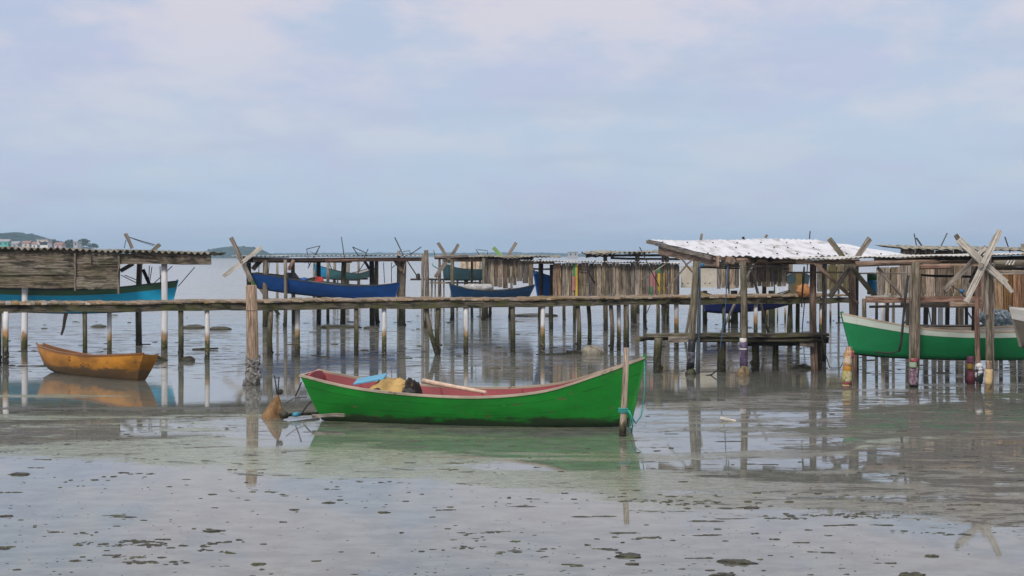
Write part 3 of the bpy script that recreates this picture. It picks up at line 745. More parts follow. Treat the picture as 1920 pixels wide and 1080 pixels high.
# ------------------------------------------------------------------ the long walkway
DA, DB = V((PX(-70, 40.2), 40.2, 0)), V((PX(1598, 49.0), 49.0, 0)); DD = (DB - DA).normalized(); DN = V((-DD.y, DD.x, 0))
def dock_at(px):
    k = (px - 960) / F
    t = (DA.x - k * DA.y) / (k * DD.y - DD.x); return DA + DD * t
ZD = 1.64
BW = thing('walkway', 'long weathered wooden walkway on piles running across the whole picture', 'walkway', (DA + DB) / 2)
deck(BW, DA, DB, 2.1, ZD, W_DECK, sag=.05)
mbs = []
t = 0.0; L_ = (DB - DA).length
while t < L_ - .2:
    ln = min(random.uniform(2.6, 4.6), L_ - t)
    for off, hh in ((0.02, .20), (2.0, .18)):
        a = DA + DD * t + DN * off; b = DA + DD * (t + ln - .01) + DN * off
        dz = ZD - .035 - hh / 2 - .005 + random.uniform(-.012, .012)
        MB().beam(a + V((0, 0, dz)), b + V((0, 0, dz + random.uniform(-.02, .02))), .09, hh + random.uniform(-.03, .02), seg=5, jit=.012).build('beam', W_EDGE, BW)
    t += ln
def pile(px, wpx, mat, off=0.0, px_t=None, top=ZD - .2):
    p = dock_at(px) + DN * off; k = (px - 960) / F
    p.x += (k * p.y - p.x); r = wpx / 2 * p.y / F
    tp = V((p.x if px_t is None else (px_t - 960) / F * p.y, p.y, top))
    mb = MB().pole(p - V((0, 0, .3)), tp, r, r * .95, 10, 6, .07 if mat not in (PVC, PVC_O) else .01, r * (.8 if mat not in (PVC, PVC_O) else .15))
    for k in range(7):
        a = random.uniform(0, 6.28); mb.blob(V((p.x + math.cos(a) * r * .7, p.y + math.sin(a) * r * .7, random.uniform(0, .3))), r * .45, r * .45, r * .6, random.randint(0, 99), n=6, m=4)
    mb.build('pile', mat, BW)
for px, wp, mt, off in [(-2, 11, W_GPOST, .1), (11, 12, PVC_O, .05), (159, 9, W_GPOST, .1), (205, 9, PVC, .6), (339, 10, W_GPOST, .1), (388, 9.5, PVC, .1), (508, 10, W_GPOST, .1), (558, 10, PVC, .6),
                        (668, 9, W_GPOST, .1), (720, 9, PVC, .15), (821, 8.5, W_GPOST, .1), (873, 9, PVC, .1), (961, 9, W_GPOST, .1), (1018, 9, PVC, .1), (1083, 9, W_POST, .15), (1103, 8, W_GPOST, .8),
                        (1145, 8, W_POST, .2), (1160, 8, PVC, .6), (1174, 11, W_POST, .1), (1268, 9, PVC_O, .2), (1417, 8, PVC_O, .2), (1540, 8, PVC_O, .3), (1357, 7, W_GPOST, .2), (1482, 8, W_GPOST, .6), (1496, 8, W_GPOST, 1.2)]:
    pile(px, wp, mt, off)
pile(826, 9, W_POST, .05, px_t=797, top=ZD - .05)
mb = MB().beam(dock_at(124) + V((0, 0, ZD - .25)), dock_at(117) + V((-.02, 0, .78)), .04, .11, up=(1, 0, 0), taper=.5); mb.build('hanging_board', W_DARK, BW)
brace(BW, (1238, 566), (1252, 578), 8, W_GREY, 47.7)

# big timber post with netting round its foot, in front of the walkway
TP = thing('timber_post', 'stout tan timber post before the walkway with netting round its foot', 'post', G(473, 722))
Yp = GY(722)
MB().tube([V((PX(474, Yp), Yp, -.3)), P(473.5, 690, Yp), P(473, 610, Yp), P(471, 536, Yp), P(471, 534.5, Yp)], [.142, .140, .133, .125, .11], 14, .03).build('shaft', W_TAN, TP)
mb = MB()
for k in range(10):
    z0 = random.uniform(.02, .62); mb.tube([V((PX(474, Yp) + (.14 + .025 * random.random()) * math.cos(a_), Yp + (.14 + .025 * random.random()) * math.sin(a_), z0 + .07 * math.sin(a_ * 2 + k))) for a_ in np.linspace(0, 6.28, 14)], .022, 5, .3)
mb.tube([V((PX(474, Yp), Yp, .0)), V((PX(474, Yp), Yp, .3)), V((PX(474, Yp), Yp, .62))], [.172, .16, .142], 14, .12)
for k in range(9): mb.blob(V((PX(474, Yp) + random.uniform(-.19, .19), Yp - random.uniform(.0, .18), random.uniform(0, .3))), .07, .06, .09, k, n=7, m=5)
mb.build('netting', NETG, TP)
mb = MB()
for px in (471.0, ): mb.tube([V((PX(471.5, Yp) + .134 * math.cos(a_), Yp + .134 * math.sin(a_), PZ(582, Yp))) for a_ in np.linspace(0, 6.28, 15)], .009, 5)
mb.build('wire', W_TAN, TP)

# ------------------------------------------------------------------ boat shelter with plank sides at the left, turquoise boat inside
YA = 47.0
SA = thing('boat_shelter', 'plank sided boat shelter with grey corrugated roof at the left edge', 'shelter', V((PX(180, YA), YA, 0)), 'boat shelters on piles')
MB().corr(V((PX(-150, YA), YA - .25, PZ(461, YA))), V((PX(399, YA), YA - .25, PZ(475, YA))), V((PX(-150, YA), YA + 2.3, PZ(464, YA) + .03)), 46, .042, .012, sag=.03).build('roof', TIN_G, SA)
for k, (x0, x1, yy0, yy1) in enumerate([(-150, 140.5, 468, 540), (141.5, 223, 471.5, 543)]):
    n = 3; mb = MB()
    for j in range(n):
        ya, yb = yy0 + (yy1 - yy0) * j / n, yy0 + (yy1 - yy0) * (j + 1) / n - .6
        cut = [x0, x1] if not (k == 1 and j == 0) else [x0, 171, x1]
        for c0, c1 in zip(cut[:-1], cut[1:]):
            YY = YA - .05 - .03 * ((j + k) % 2)
            mb.beam(P(c0, (ya + yb) / 2, YY), P(c1 - .5, (ya + yb) / 2 + (.5 if k == 0 else 0), YY), .03, (yb - ya - .2) * YY / F, seg=6, jit=.008)
    mb.build('plank_wall', W_SHED, SA)
    MB().beam(P(x0, (yy0 + yy1) / 2, YA + .02), P(x1, (yy0 + yy1) / 2, YA + .02), .012, (yy1 - yy0 - 4) * YA / F, jit=0, seg=1).build('gap_shade_panel', BACKM, SA)  # same added dark sheet, painting shade into the board gaps
beamp(SA, (223.5, 485), (396, 486.5), 20, W_SHED, YA - .08, d=.05, name='fascia_board', seg=7)
beamp(SA, (141, 475), (141, 545), 3, W_SHED, YA - .12, d=.05, name='batten'); beamp(SA, (223, 475), (222, 551), 5, W_SHED, YA - .12, d=.06, name='batten')
brace(SA, (171, 478), (171, 496), 2, W_SHED, YA - .12)
post(SA, 46, 480, 12.5, PVC_B, Y=YA + .35, px_b=45, wob=.01); post(SA, 308, 492, 12.5, PVC_B, Y=YA + .3, wob=.01)
post(SA, 262, 490, 12, W_POST, Y=49.4, px_b=261)
brace(SA, (226, 508), (250, 494), 7, W_GREY, 48.6); brace(SA, (268, 505), (281, 534), 6, W_DARK, 49.0)
for pts in ([(227, 516), (257, 531)], [(234, 516), (256, 525)], [(280, 498), (279, 524)], [(285, 500), (281, 526)], [(300, 499), (301, 532)], [(288, 532), (323, 499)], [(365, 501), (334, 537)]): rope(SA, pts, 47.6, .014)
WA = MB().tube([P(250, 480, 48.2), P(300, 480, 48.2)], .05, 8).build('windlass', W_GREY, SA)
sub(MB().beam(P(235, 438, 48), P(248, 466, 48), .05, 6 * 48 / F), 'spoke', W_GREY, WA); sub(MB().beam(P(300, 458, 48), P(285, 472, 48), .05, 7 * 48 / F), 'spoke', W_GPOST, WA)
rope(SA, [(240, 444), (262, 451), (290, 459)], 48, .014); rope(SA, [(236, 450), (233, 465)], 48, .012); rope(SA, [(240, 444), (266, 454), (288, 461)], 48, .009)
TURQ = paint('turquoise_boat_paint', (.016, .40, .66), .12, fade=.12); GRSTR = paint('dull_green_strake', (.06, .14, .075), .4, (.12, .1, .06)); DKRAIL = paint('dark_rail', (.035, .04, .04), .4)
INGREY = paint('grey_boat_inside', (.30, .29, .28), .4)
hA = Hull((PX(-95, 48.6), 48.6), (PX(333, 48.3), 48.3), [(0, .35, 2.1, 1.32), (.2, .7, 1.92, 1.2), (.5, .85, 1.86, 1.12), (.75, .7, 1.92, 1.16), (.9, .35, 2.04, 1.24), (1, .03, 2.12, 1.34)], ik=(.3, .22))
boat('boat', 'turquoise boat with dull green strake slung inside the left plank shelter', hA, (TURQ, INGREY, DKRAIL, KEEL), strake=(.76, GRSTR), thwarts=(.4,), ribs=False, group='boats hoisted in the shelters')

# ------------------------------------------------------------------ open shelter with the dark blue boat
YB = 62.6
SB = thing('boat_shelter', 'open boat shelter with thin flat roof over the long dark blue boat', 'shelter', V((PX(620, YB), YB, 0)), 'boat shelters on piles')
MB().corr(V((PX(438, YB), YB - .6, PZ(480, YB))), V((PX(797, YB), YB - .6, PZ(479, YB))), V((PX(438, YB), YB + 1.9, PZ(480, YB) + .0)), 44, .012, .01).build('roof', TIN_P, SB)
logp(SB, (475, 488), (650, 486.5), 7, W_BROWN, YB - .3); logp(SB, (610, 487.5), (792, 486), 8, W_RED, YB - .35); beamp(SB, (450, 485), (575, 489), 7, W_DARK, YB + .2)
beamp(SB, (465, 490), (660, 490.5), 4, W_DARK, YB + 1.2)
for px, tp, wp, mt, YY, pb in [(466, 488, 10, W_DARK, 62.9, 472), (498, 488, 11, W_POST, 62.2, 498), (549, 492, 8, W_POST, 64.5, 551), (597, 490, 9, W_DARK, 63.8, 597), (645, 490, 10, W_GPOST, 63.4, 643),
                               (697, 488, 10, W_DARK, 63.6, 698), (706, 490, 8, W_POST, 64.4, 708), (756, 488, 13, W_POST, 63, 754), (615, 490, 6, W_BANK, 66, 615), (520, 492, 4.5, W_BANK, 72, 520)]:
    if wp: post(SB, px, tp, wp, mt, Y=YY, px_b=pb)
post(SB, 535, 487, 7, W_POST, Y=61.6, px_b=534)
post(SB, 799, 469, 9, W_POST, Y=61.2, px_b=800, name='tall_post'); post(SB, 793, 476, 6, W_GREY, Y=61.8); post(SB, 748, 470, 7, W_GREY, Y=64.4)
brace(SB, (551, 487), (541, 506), 6, W_RED, 62.0); brace(SB, (683, 489), (693, 505), 5, W_DARK, 63.2); brace(SB, (740, 488), (754, 508), 6, W_POST, 62.6); brace(SB, (761, 488), (756, 512), 4, W_TAN, 62.4)
brace(SB, (488, 489), (474, 505), 9, W_DARK, 62.5)
for pts in ([(505, 493), (503, 512)], [(486, 493), (485, 511)], [(719, 492), (721, 531)], [(734, 492), (734, 530)], [(745, 494), (735, 502)]): rope(SB, pts, 62.2, .016)
WB = MB().tube([P(452, 491, 61.7), P(468, 490, 62.6)], .07, 8).build('windlass', W_GREY, SB)
for p, q, wp, mt in [((433, 445), (471, 527), 8, W_GREY), ((419, 518), (491, 463), 7.5, W_WHITE)]: sub(MB().beam(P(*p, 61.7), P(*q, 61.8), .05, wp * 61.7 / F, up=(0, 0, 1)), 'spoke', mt, WB)
BLUE = paint('dark_blue_boat_paint', (.003, .048, .20), .25, (.16, .18, .2), fade=.2); BLIN = paint('blue_boat_inside', (.05, .09, .14), .3)
GREENP = paint('pale_green_trim', (.17, .30, .10), .4)
hB = Hull((PX(474, 62.6), 62.6), (PX(750, 61.8), 61.8), [(0, .42, 2.22, 1.62), (.15, .62, 2.12, 1.47), (.32, .74, 1.95, 1.36), (.6, .78, 1.74, 1.19), (.8, .6, 1.70, 1.10), (.93, .28, 1.76, 1.08), (1, .03, 1.83, 1.10)], ik=(.2, .26), bf=.6)
b_ = boat('boat', 'long dark blue boat slung tilted under the thin flat roof', hB, (BLUE, BLIN, DKRAIL, KEEL), thwarts=(.25, .55, .75), ribs=False, group='boats hoisted in the shelters')
MB().beam(hB.at(.004, -1, .08) + V((-.02, -.02, 0)), hB.at(.0, -1, .98) + V((-.02, -.02, 0)), .16, .14, up=hB.ex, jit=.004).build('corner_trim', GREENP, b_)
mb = MB(); xx, yy = PX(543, 62.2), 62.2
rows = [[V((PX(525, yy), yy - .2 + .4 * j, PZ(519, yy))) for j in (0, 1)], [V((PX(540, yy), yy - .15 + .3 * j, PZ(511, yy))) for j in (0, 1)], [V((PX(553, yy), yy - .15 + .3 * j, PZ(511.5, yy))) for j in (0, 1)], [V((PX(562, yy), yy - .2 + .4 * j, PZ(524, yy))) for j in (0, 1)]]
mb.grid(rows); mb.grid([[r_[0], V((r_[0].x, r_[0].y, PZ(528, yy)))] for r_ in rows]); mb.grid([[r_[1], V((r_[1].x, r_[1].y, PZ(528, yy)))] for r_ in rows][::-1])
o = mb.build('engine_cover', simple('black_cover', (.012, .013, .018), .6), None, P(543, 528, yy)); tag(o, 'black engine cover standing up inside the dark blue boat', 'engine cover')
o = MB().blob(P(570, 524, 62.2), .16, .12, .09, 3, .15).build('blue_can', simple('blue_plastic', (.02, .09, .3), .4), None, P(570, 528, 62.2)); tag(o, 'blue plastic can in the dark blue boat beside the red box', 'can')
mb = MB(); mb.beam(P(592, 524, 62.2), P(606, 524, 62.2), .25, .16, jit=.01); mb.beam(P(593, 519.5, 62.2), P(605, 519.5, 62.2), .05, .02)
o = mb.build('crate', simple('red_plastic', (.42, .035, .025), .5), None, P(599, 529, 62.2)); tag(o, 'red plastic crate in the dark blue boat', 'crate')
o = MB().beam(P(575, 524, 62.3), P(590, 522, 62.3), .3, .1).build('net_pile', W_DARK, None, P(583, 527, 62.3)); tag(o, 'dark heap of gear left of the red crate in the blue boat', 'gear heap')

# ------------------------------------------------------------------ shelter with grey plank side, small blue boat
YC = 68.5
SCC = thing('boat_shelter', 'boat shelter with grey upright planks behind the middle of the walkway', 'shelter', V((PX(930, YC), YC, 0)), 'boat shelters on piles')
MB().corr(V((PX(814, YC), YC - .4, PZ(481.5, YC))), V((PX(1052, YC), YC - .4, PZ(482, YC))), V((PX(814, YC), YC + 2.4, PZ(481.5, YC) + .07)), 30, .02, .012, sag=.05).build('roof', TIN_G, SCC)
logp(SCC, (815, 482), (878, 480), 6, W_GREY, YC - .6); beamp(SCC, (830, 488), (915, 487), 6, W_BROWN, YC - .2); beamp(SCC, (815, 484), (1000, 484), 4, W_DARK, YC)
vplanks(SCC, 908, 1000, 484, 484, 541, 530, YC, W_WALL, .22, jb=.16)
for px, tp, wp, mt, YY, pb in [(848, 486, 8, W_GPOST, 68, 848), (907, 484, 7, W_GPOST, 68, 906), (958, 500, 5, W_BANK, 68.1, 960), (912, 486, 8, W_POST, 70.5, 912), (919, 540, 6, W_POST, 71, 919), (956, 540, 6, W_POST, 70, 956), (1013, 486, 7, W_POST, 70, 1012), (885, 484, 5, W_GPOST, 71, 885), (824, 486, 5, W_POST, 71, 824)]: post(SCC, px, tp, wp, mt, Y=YY, px_b=pb)
brace(SCC, (838, 489), (816, 520), 7, W_GREY, 68.1)
WC = MB().tube([P(840, 484, 68.3), P(850, 484, 68.3)], .06, 8).build('windlass', W_GREY, SCC)
for p, q in (((821, 455), (844, 492)), ((860, 458), (838, 492))): sub(MB().beam(P(*p, 68.2), P(*q, 68.2), .05, 6 * 68.2 / F), 'spoke', W_GREY, WC)
WC2 = MB().tube([P(945, 484, 69.8), P(955, 484, 69.8)], .06, 8).build('windlass', W_GREY, SCC)
sub(MB().beam(P(925, 464, 69.8), P(955, 497, 69.8), .05, 7 * 69.8 / F), 'spoke', GREENP, WC2); sub(MB().beam(P(968, 455, 69.8), P(940, 500, 69.8), .05, 6 * 69.8 / F), 'spoke', W_GREY, WC2)
rope(SCC, [(842, 490), (842, 520)], 68.2, .014); rope(SCC, [(892, 490), (891, 545)], 68, .012)
BLUE2 = paint('worn_blue_boat_paint', (.005, .04, .11), .3, (.17, .13, .12), fade=.25)
hC = Hull((PX(1003, 67.6), 67.6), (PX(843, 67.9), 67.9), [(0, .4, 1.62, 1.08), (.2, .6, 1.45, 1.02), (.5, .65, 1.36, 1.0), (.75, .5, 1.42, 1.02), (.92, .2, 1.56, 1.05), (1, .03, 1.64, 1.06)], ik=(.26, .14))
boat('boat', 'short blue boat hanging below the grey plank wall left of the bright blue bow', hC, (BLUE2, INGREY, DKRAIL, KEEL), thwarts=(.5,), ribs=False, group='boats hoisted in the shelters')
o = MB().blob(P(897, 538, 67.8), .75, .25, .16, 8, .5).build('folded_tarp', simple('pale_tarp', (.42, .41, .40), .8), None, P(897, 545, 67.8)); tag(o, 'pale folded tarp lying in the short blue boat', 'tarp')

# ------------------------------------------------------------------ brown plank shed with the painted boards
YD = 58.5
SD = thing('plank_shed', 'brown plank shed with green, yellow and pink painted boards behind the walkway', 'shed', V((PX(1150, YD), YD, 0)), 'boat shelters on piles')
MB().corr(V((PX(976, YD), YD - .3, PZ(488.5, YD))), V((PX(1277, YD), YD - .3, PZ(493, YD))), V((PX(976, YD), YD + 3.4, PZ(488.5, YD) - .01)), 50, .018, .012, sag=.02).build('roof', TIN_P, SD)
vplanks(SD, 1053, 1274, 493, 495, 557, 557, YD, W_WALL, .15)
vplanks(SD, 1036.5, 1053, 493, 493, 558, 558, YD - .05, W_BROWN, .16)
beamp(SD, (985, 493), (1040, 493), 4, W_BROWN, YD); beamp(SD, (1000, 504), (1040, 505), 3, W_DARK, YD + .6)
for px, tp, wp, mt, YY in [(1015, 494, 8, W_DARK, 60), (1034, 496, 7, W_DARK, 60), (1058, 550, 6, W_GPOST, 68), (1077, 550, 6, W_DARK, 66), (1136, 550, 8, W_GPOST, 59), (1186, 550, 6, W_POST, 66), (1191, 550, 6, W_POST, 65.5), (1210, 550, 7, W_POST, 60), (1233, 545, 7, W_GPOST, 58.2), (1245, 550, 6, W_DARK, 66), (1252, 550, 5, W_POST, 65), (1032, 550, 6, W_GPOST, 68)]:
    post(SD, px, tp, wp, mt, Y=YY)
PG = paint('grass_green_board', (.04, .22, .09), .6); PY = paint('yellow_board', (.48, .33, .04), .6); PP = paint('pink_board', (.40, .16, .17), .6)
def pboard(px, y0, y1, wpx, mt, dd=.08): MB().beam(P(px, y1, YD - dd), P(px, y0, YD - dd), .025, wpx * YD / F, up=(1, 0, 0), jit=.003).build('painted_board', mt, SD)
pboard(1076.5, 494, 518, 5, PG); pboard(1075.5, 518.5, 545, 4.5, PP); pboard(1081, 493.5, 556, 4.2, PY, .10)
pboard(1222, 513, 537, 4.4, PP); pboard(1222, 537.5, 555, 4.4, PG); pboard(1226.8, 511, 556, 3.5, PP, .10); pboard(1235.5, 498, 512, 5, PG); pboard(1235.5, 512.5, 556, 5, PY); pboard(1245, 512, 556, 1.6, PY)
rope(SD, [(1085, 505), (1101, 507), (1115, 530)], YD - .15, .03, W_DARK, 'stick'); rope(SD, [(1083, 520), (1088, 532), (1100, 536), (1115, 530)], YD - .15, .01); rope(SD, [(1101, 507), (1117, 488)], YD - .15, .02)
rope(SD, [(1199, 463), (1236, 538)], YD - 1.0, .02, W_DARK, 'rod'); rope(SD, [(1201, 527), (1252, 492)], YD - .9, .022, W_GREY, 'rod')
rope(SD, [(1221, 568), (1210, 592), (1213, 604)], 57.5, .016, W_DARK, 'rod')
BBLUE = paint('bright_blue_boat_paint', (.008, .13, .55), .1, fade=.12); LBLUE = paint('light_blue_trim', (.06, .25, .45), .3)
hD = Hull((PX(1120, 61.5), 64.5), (PX(1001, 60.2), 60.2), [(0, .4, 1.75, .95), (.4, .75, 1.78, 1.0), (.7, .62, 1.95, 1.05), (.9, .3, 2.15, 1.18), (1, .03, 2.30, 1.28)], ik=(.2, .36))
b_ = boat('boat', 'bright blue boat whose bow sticks out of the left end of the brown plank shed', hD, (BBLUE, BLIN, BBLUE, KEEL), thwarts=(.5,), ribs=False, group='boats hoisted in the shelters')
MB().beam(P(1000, 511, 60.15), P(1008, 511, 60.15), .12, .12).build('bow_cap', LBLUE, b_)

# roofs behind
YE = 76.0
SE = thing('boat_shelter', 'low ragged roof shelter showing above the brown plank shed', 'shelter', V((PX(1185, YE), YE, 0)), 'boat shelters on piles')
MB().corr(V((PX(1095, YE), YE - .4, PZ(475, YE))), V((PX(1300, YE), YE - .4, PZ(472.5, YE))), V((PX(1095, YE), YE + 3.2, PZ(475, YE) + .06)), 22, .03, .014, sag=.10).build('roof', TIN_G, SE)
beamp(SE, (1100, 479.5), (1150, 479), 6, W_DARK, YE, seg=6, jit=.03); beamp(SE, (1145, 484), (1275, 486), 4, W_DARK, YE + .5); beamp(SE, (1150, 479), (1290, 478), 4, W_DARK, YE + .6)
for px, wp in ((1135, 8), (1195, 9), (1250, 9), (1243, 6)): post(SE, px, 476, wp, W_POST, Y=YE + .4)

# ------------------------------------------------------------------ shelter with the big white roof, lower landing stage under it
YF = 37.4
SF = thing('boat_shelter', 'boat shelter with big sloping white tin roof and log eave', 'shelter', V((PX(1450, YF), YF, 0)), 'boat shelters on piles')
f0, f1 = P(1337, 480, YF), P(1712, 481, YF)
b0 = P(1213, 449.5, 44.5)
rf = MB().corr(f0, f1, b0, 30, .020, .006, rows=8, sag=.03, per=8).build('roof', TIN_W, SF)
ridge = V((0, 0, 0))
mb = MB(); run = b0 - f0; U = f1 - f0
for j in (.08, .42, .74):
    for i in range(7):
        c = f0 + U * ((i * 4.2 + random.choice((0, 1, 2)) + .2) / 30.0) + run * (j + random.uniform(-.01, .01)) + V((0, 0, .045))
        mb.blob(c - V((0, 0, .012)), .026, .03, .02, i, .1, n=6, m=4)
mb.build('roof_nails', NAIL, SF)['kind'] = 'stuff'
# gable boards along the left slope
dn = V((0, 0, -1))
MB().beam(b0 + V((.0, 0, -.06)), f0.lerp(b0, .02) + V((.0, 0, -.06)), .05, .09, seg=5, jit=.004).build('verge_board', W_GREY, SF)
MB().beam(b0.lerp(f0, .18) + V((.06, 0, -.22)), f0 + V((.12, 0, -.13)), .06, .26, seg=5, jit=.008).build('rafter', W_BROWN, SF)
for k in (.22, .45, .68, .92):
    a = f0 + U * k + V((0, 0, -.09)); MB().beam(a, a + run * .97, .06, .12, seg=3, jit=.006).build('rafter', W_BROWN, SF)
MB().beam(P(1362, 487.5, YF + .02), P(1378, 489, YF + .02), .18, .17, jit=.01).build('beam_end', W_BROWN, SF)
logp(SF, (1380, 489), (1500, 488), 11, W_BROWN, YF + .05); beamp(SF, (1337, 485), (1500, 484), 5, W_RED, YF + .12)
for px in (1413, 1443): MB().tube([P(px, 486, YF - .12), P(px + 5, 488, YF + .3)], .075, 10).build('log_end', W_DARK, SF)
beamp(SF, (1380, 493), (1660, 495), 3, W_DARK, YF + 2.4); logp(SF, (1308, 498), (1475, 499), 5, W_GREY, YF + .3); beamp(SF, (1308, 502), (1392, 503), 2.5, W_DARK, YF + .4)
logp(SF, (1475, 511), (1600, 511), 3, W_GREY, YF + .6); logp(SF, (1392, 506), (1480, 504), 2.5, W_GREY, YF + .6); logp(SF, (1600, 512.5), (1722, 512), 3, W_GREY, YF + .4)
def banded(px_t, px_b, top, wpx, Y, bands, mat):
    """post whose foot is wrapped in coloured sheeting: bands of (top row, bottom row, material)"""
    ob = post(SF, px_t, top, wpx, mat, Y=Y, px_b=px_b, seg=7)
    return ob
pF1 = post(SF, 1306, 490, 13.5, W_GPOST, Y=37.3, px_b=1293, seg=7); pF2 = post(SF, 1392.5, 490, 13.5, W_GPOST, Y=37.0, px_b=1394, seg=6); pF3 = post(SF, 1525, 488, 14, W_BROWN, Y=38.4, px_b=1528, seg=6)
post(SF, 1597, 490, 14, W_BROWN, Y=37.2, px_b=1600); post(SF, 1607, 494, 7, W_DARK, Y=37.6)
post(SF, 1546, 492, 10, W_BANK, Y=41.8, px_b=1544); post(SF, 1310, 490, 8, W_GREY, Y=37.9, px_b=1308)
def wrap(part, px, y0, y1, wpx, Y, mat, name='wrapping', rough=.05, lean=0, seg=4):
    r = wpx / 2 * Y / F * .94
    pts = [P(px + lean * i / seg, y0 + (y1 - y0) * i / seg, Y) for i in range(seg + 1)]
    mb = MB().tube(pts, [r * random.uniform(.97, 1.04) for _ in pts], 12, rough)
    return sub(mb, name, mat, part)
RUBBER = simple('black_rubber', (.018, .018, .02), .5); PURPLE = simple('purple_plastic', (.085, .055, .11), .45, .5, 12, .4, .6, (.22, .2, .24), (.6, .7))
WHITEP = simple('white_plastic', (.62, .60, .60), .45, .2, 12); CONC = simple('mud_stained_concrete', (.22, .16, .09), .9, .4, 9, .2, .9, (.07, .06, .04), (.5, .62))
YELP = simple('yellow_plastic', (.36, .32, .09), .6, .5, 14, .3, 1.0, (.50, .45, .32), (.48, .58)); ORP = simple('orange_plastic', (.46, .25, .12), .6, .4, 14, .3, 1.0, (.55, .46, .35), (.46, .58))
AMB = simple('amber_band', (.42, .20, .03), .55, .2, 9); REDP = simple('red_plastic_wrap', (.26, .05, .06), .5, .3, 9, .4, .8, (.5, .4, .3), (.58, .65)); PINKP = simple('pink_purple_plastic', (.19, .11, .15), .6, .6, 18, .3, 1.0, (.40, .33, .34), (.50, .60))
MINT = simple('mint_plastic', (.30, .38, .27), .5, .3, 14, .4, .8); MAROON = simple('maroon_sheet', (.07, .018, .025), .5, .5, 8)
wrap(pF1, 1298, 636, 690, 15, 37.25, RUBBER, lean=-4); wrap(pF1, 1297, 660, 680, 15.6, 37.25, simple('grey_rubber', (.10, .095, .12), .5, .5, 10), lean=-2)
wrap(pF2, 1393.5, 634, 642, 14.5, 36.95, WHITEP); wrap(pF2, 1393.7, 641.5, 690, 14.8, 36.95, PURPLE); wrap(pF2, 1393.6, 653, 655.5, 15.4, 36.95, WHITEP)
sub(MB().blob(P(1394, 704, 36.9), .17, .16, .26, 7, .2), 'footing', CONC, pF2)
sub(MB().blob(P(1295, 702, 37.2), .13, .13, .16, 3, .25), 'footing', MUD, pF1)
for pts, mt in (([(1312, 496), (1313, 540), (1311, 600), (1309, 660), (1310, 700)], ROPE_B), ([(1364, 500), (1362, 540), (1359, 600), (1352, 640), (1349, 665)], ROPE_B), ([(1366, 498), (1366, 545)], ROPE), ([(1536, 610), (1548, 665), (1556, 690), (1575, 690), (1588, 668)], ROPE), ([(1310, 500), (1311, 560)], ROPE)):
    rope(SF, pts, 36.9, .013, mt)
wl = MB().blob(P(1363, 497, 37), .05, .04, .08, 2, .1).build('pulley', RUBBER, SF); MB().blob(P(1317, 497, 37.1), .05, .04, .06, 5, .1).build('pulley', ROPE_B, SF)
beamp(SF, (1508, 500), (1503, 576), 3.5, W_DARK, 37.2, d=.04, name='hanging_pole')
for p, q, wp in (((1529, 494), (1609, 570), 6), ((1276, 482), (1300, 512), 3), ((1300, 486), (1285, 498), 2.5)): brace(SF, p, q, wp, W_BROWN, 37.1 if p[0] > 1400 else 39.5)
brace(SF, (1251, 540), (1287, 498), 2.5, W_GREY, 40)
# landing stage
YG = 38.2
SG = thing('landing_stage', 'low mossy landing stage under the white roofed shelter', 'landing stage', V((PX(1375, YG), YG, 0)))
beamp(SG, (1212, 628.5), (1300, 627.5), 5, W_GPOST, YG, d=.5); beamp(SG, (1300, 629), (1550, 627), 6, W_EDGE, YG, d=.7, seg=8); beamp(SG, (1196, 635), (1330, 634), 6, W_DARK, YG + .5, d=.3)
logp(SG, (1300, 637), (1548, 637), 10, W_EDGE, YG - .2); beamp(SG, (1253, 637.5), (1296, 635), 11, W_GREY, YG - .3, d=.2); MB().pole(P(1195, 637, YG - .2), P(1206, 635, YG + .3), .07).build('log', W_GPOST, SG)
beamp(SG, (1390, 646), (1525, 644), 7, W_DARK, YG + .3, d=.3); beamp(SG, (1500, 645), (1526, 647), 8, W_GREY, YG - .1, d=.12); beamp(SG, (1440, 637), (1552, 637), 11, W_DARK, YG + .4, d=.2)
for px, wp, bb, mt in [(1235, 16, 699, W_GPOST), (1352, 16, 697, W_DARK), (1415, 15, 695, W_GPOST), (1455, 12, 694, W_DARK), (1533, 13, 694, W_GPOST)]: post(SG, px, 634, wp, mt, base=bb, wob=.1)
o = MB().blob(P(1508, 690, 39.5), .18, .2, .11, 2, .2).build('tyre_scrap', RUBBER, None, P(1508, 694, 39.5)); tag(o, 'black rubber lump at the foot of the landing stage beside the brown post', 'rubber scrap')
mb = MB().tube([P(1323, 704, 37), P(1333, 703, 37), P(1344, 695, 37)], .018, 5).tube([P(1333, 703, 37), P(1342, 710, 36.6)], .014, 5)
o = mb.build('forked_branch', W_DARK, None, P(1333, 705, 37)); tag(o, 'thin forked dark branch sticking out of the water under the landing stage', 'branch')

# ------------------------------------------------------------------ right hand shelter in front, with its two windlasses
YH = 33.9
SH = thing('boat_shelter', 'flat roofed boat shelter at the right over the green and white boat', 'shelter', V((PX(1760, YH), YH, 0)), 'boat shelters on piles')
h0, h1 = P(1490, 485.5, YH + .6), P(1990, 475, YH - .2)
MB().corr(h0, h1, h0 + V((.15, 2.1, .02)), 56, .009, .008, sag=.02, per=8).build('roof', TIN_P, SH)
logp(SH, (1604, 495), (1762, 491), 11, W_BROWN, YH + .3); logp(SH, (1724, 500.5), (1783, 500), 9, W_RED, YH - .1); beamp(SH, (1493, 491), (1612, 491), 7, W_BROWN, YH + .75); beamp(SH, (1640, 488), (1990, 482), 6, W_DARK, YH + .4, seg=6)
beamp(SH, (1700, 493), (1990, 489), 6, W_BROWN, YH + 1.0); beamp(SH, (1730, 496), (1838, 497), 3.5, W_TAN, YH + .1, d=.07)
logp(SH, (1864, 494), (1990, 494), 13, W_GPOST, YH - .5); beamp(SH, (1854, 511), (1990, 509), 6, W_GREY, YH - .7); beamp(SH, (1858, 503), (1990, 503), 5, W_DARK, YH - .2)
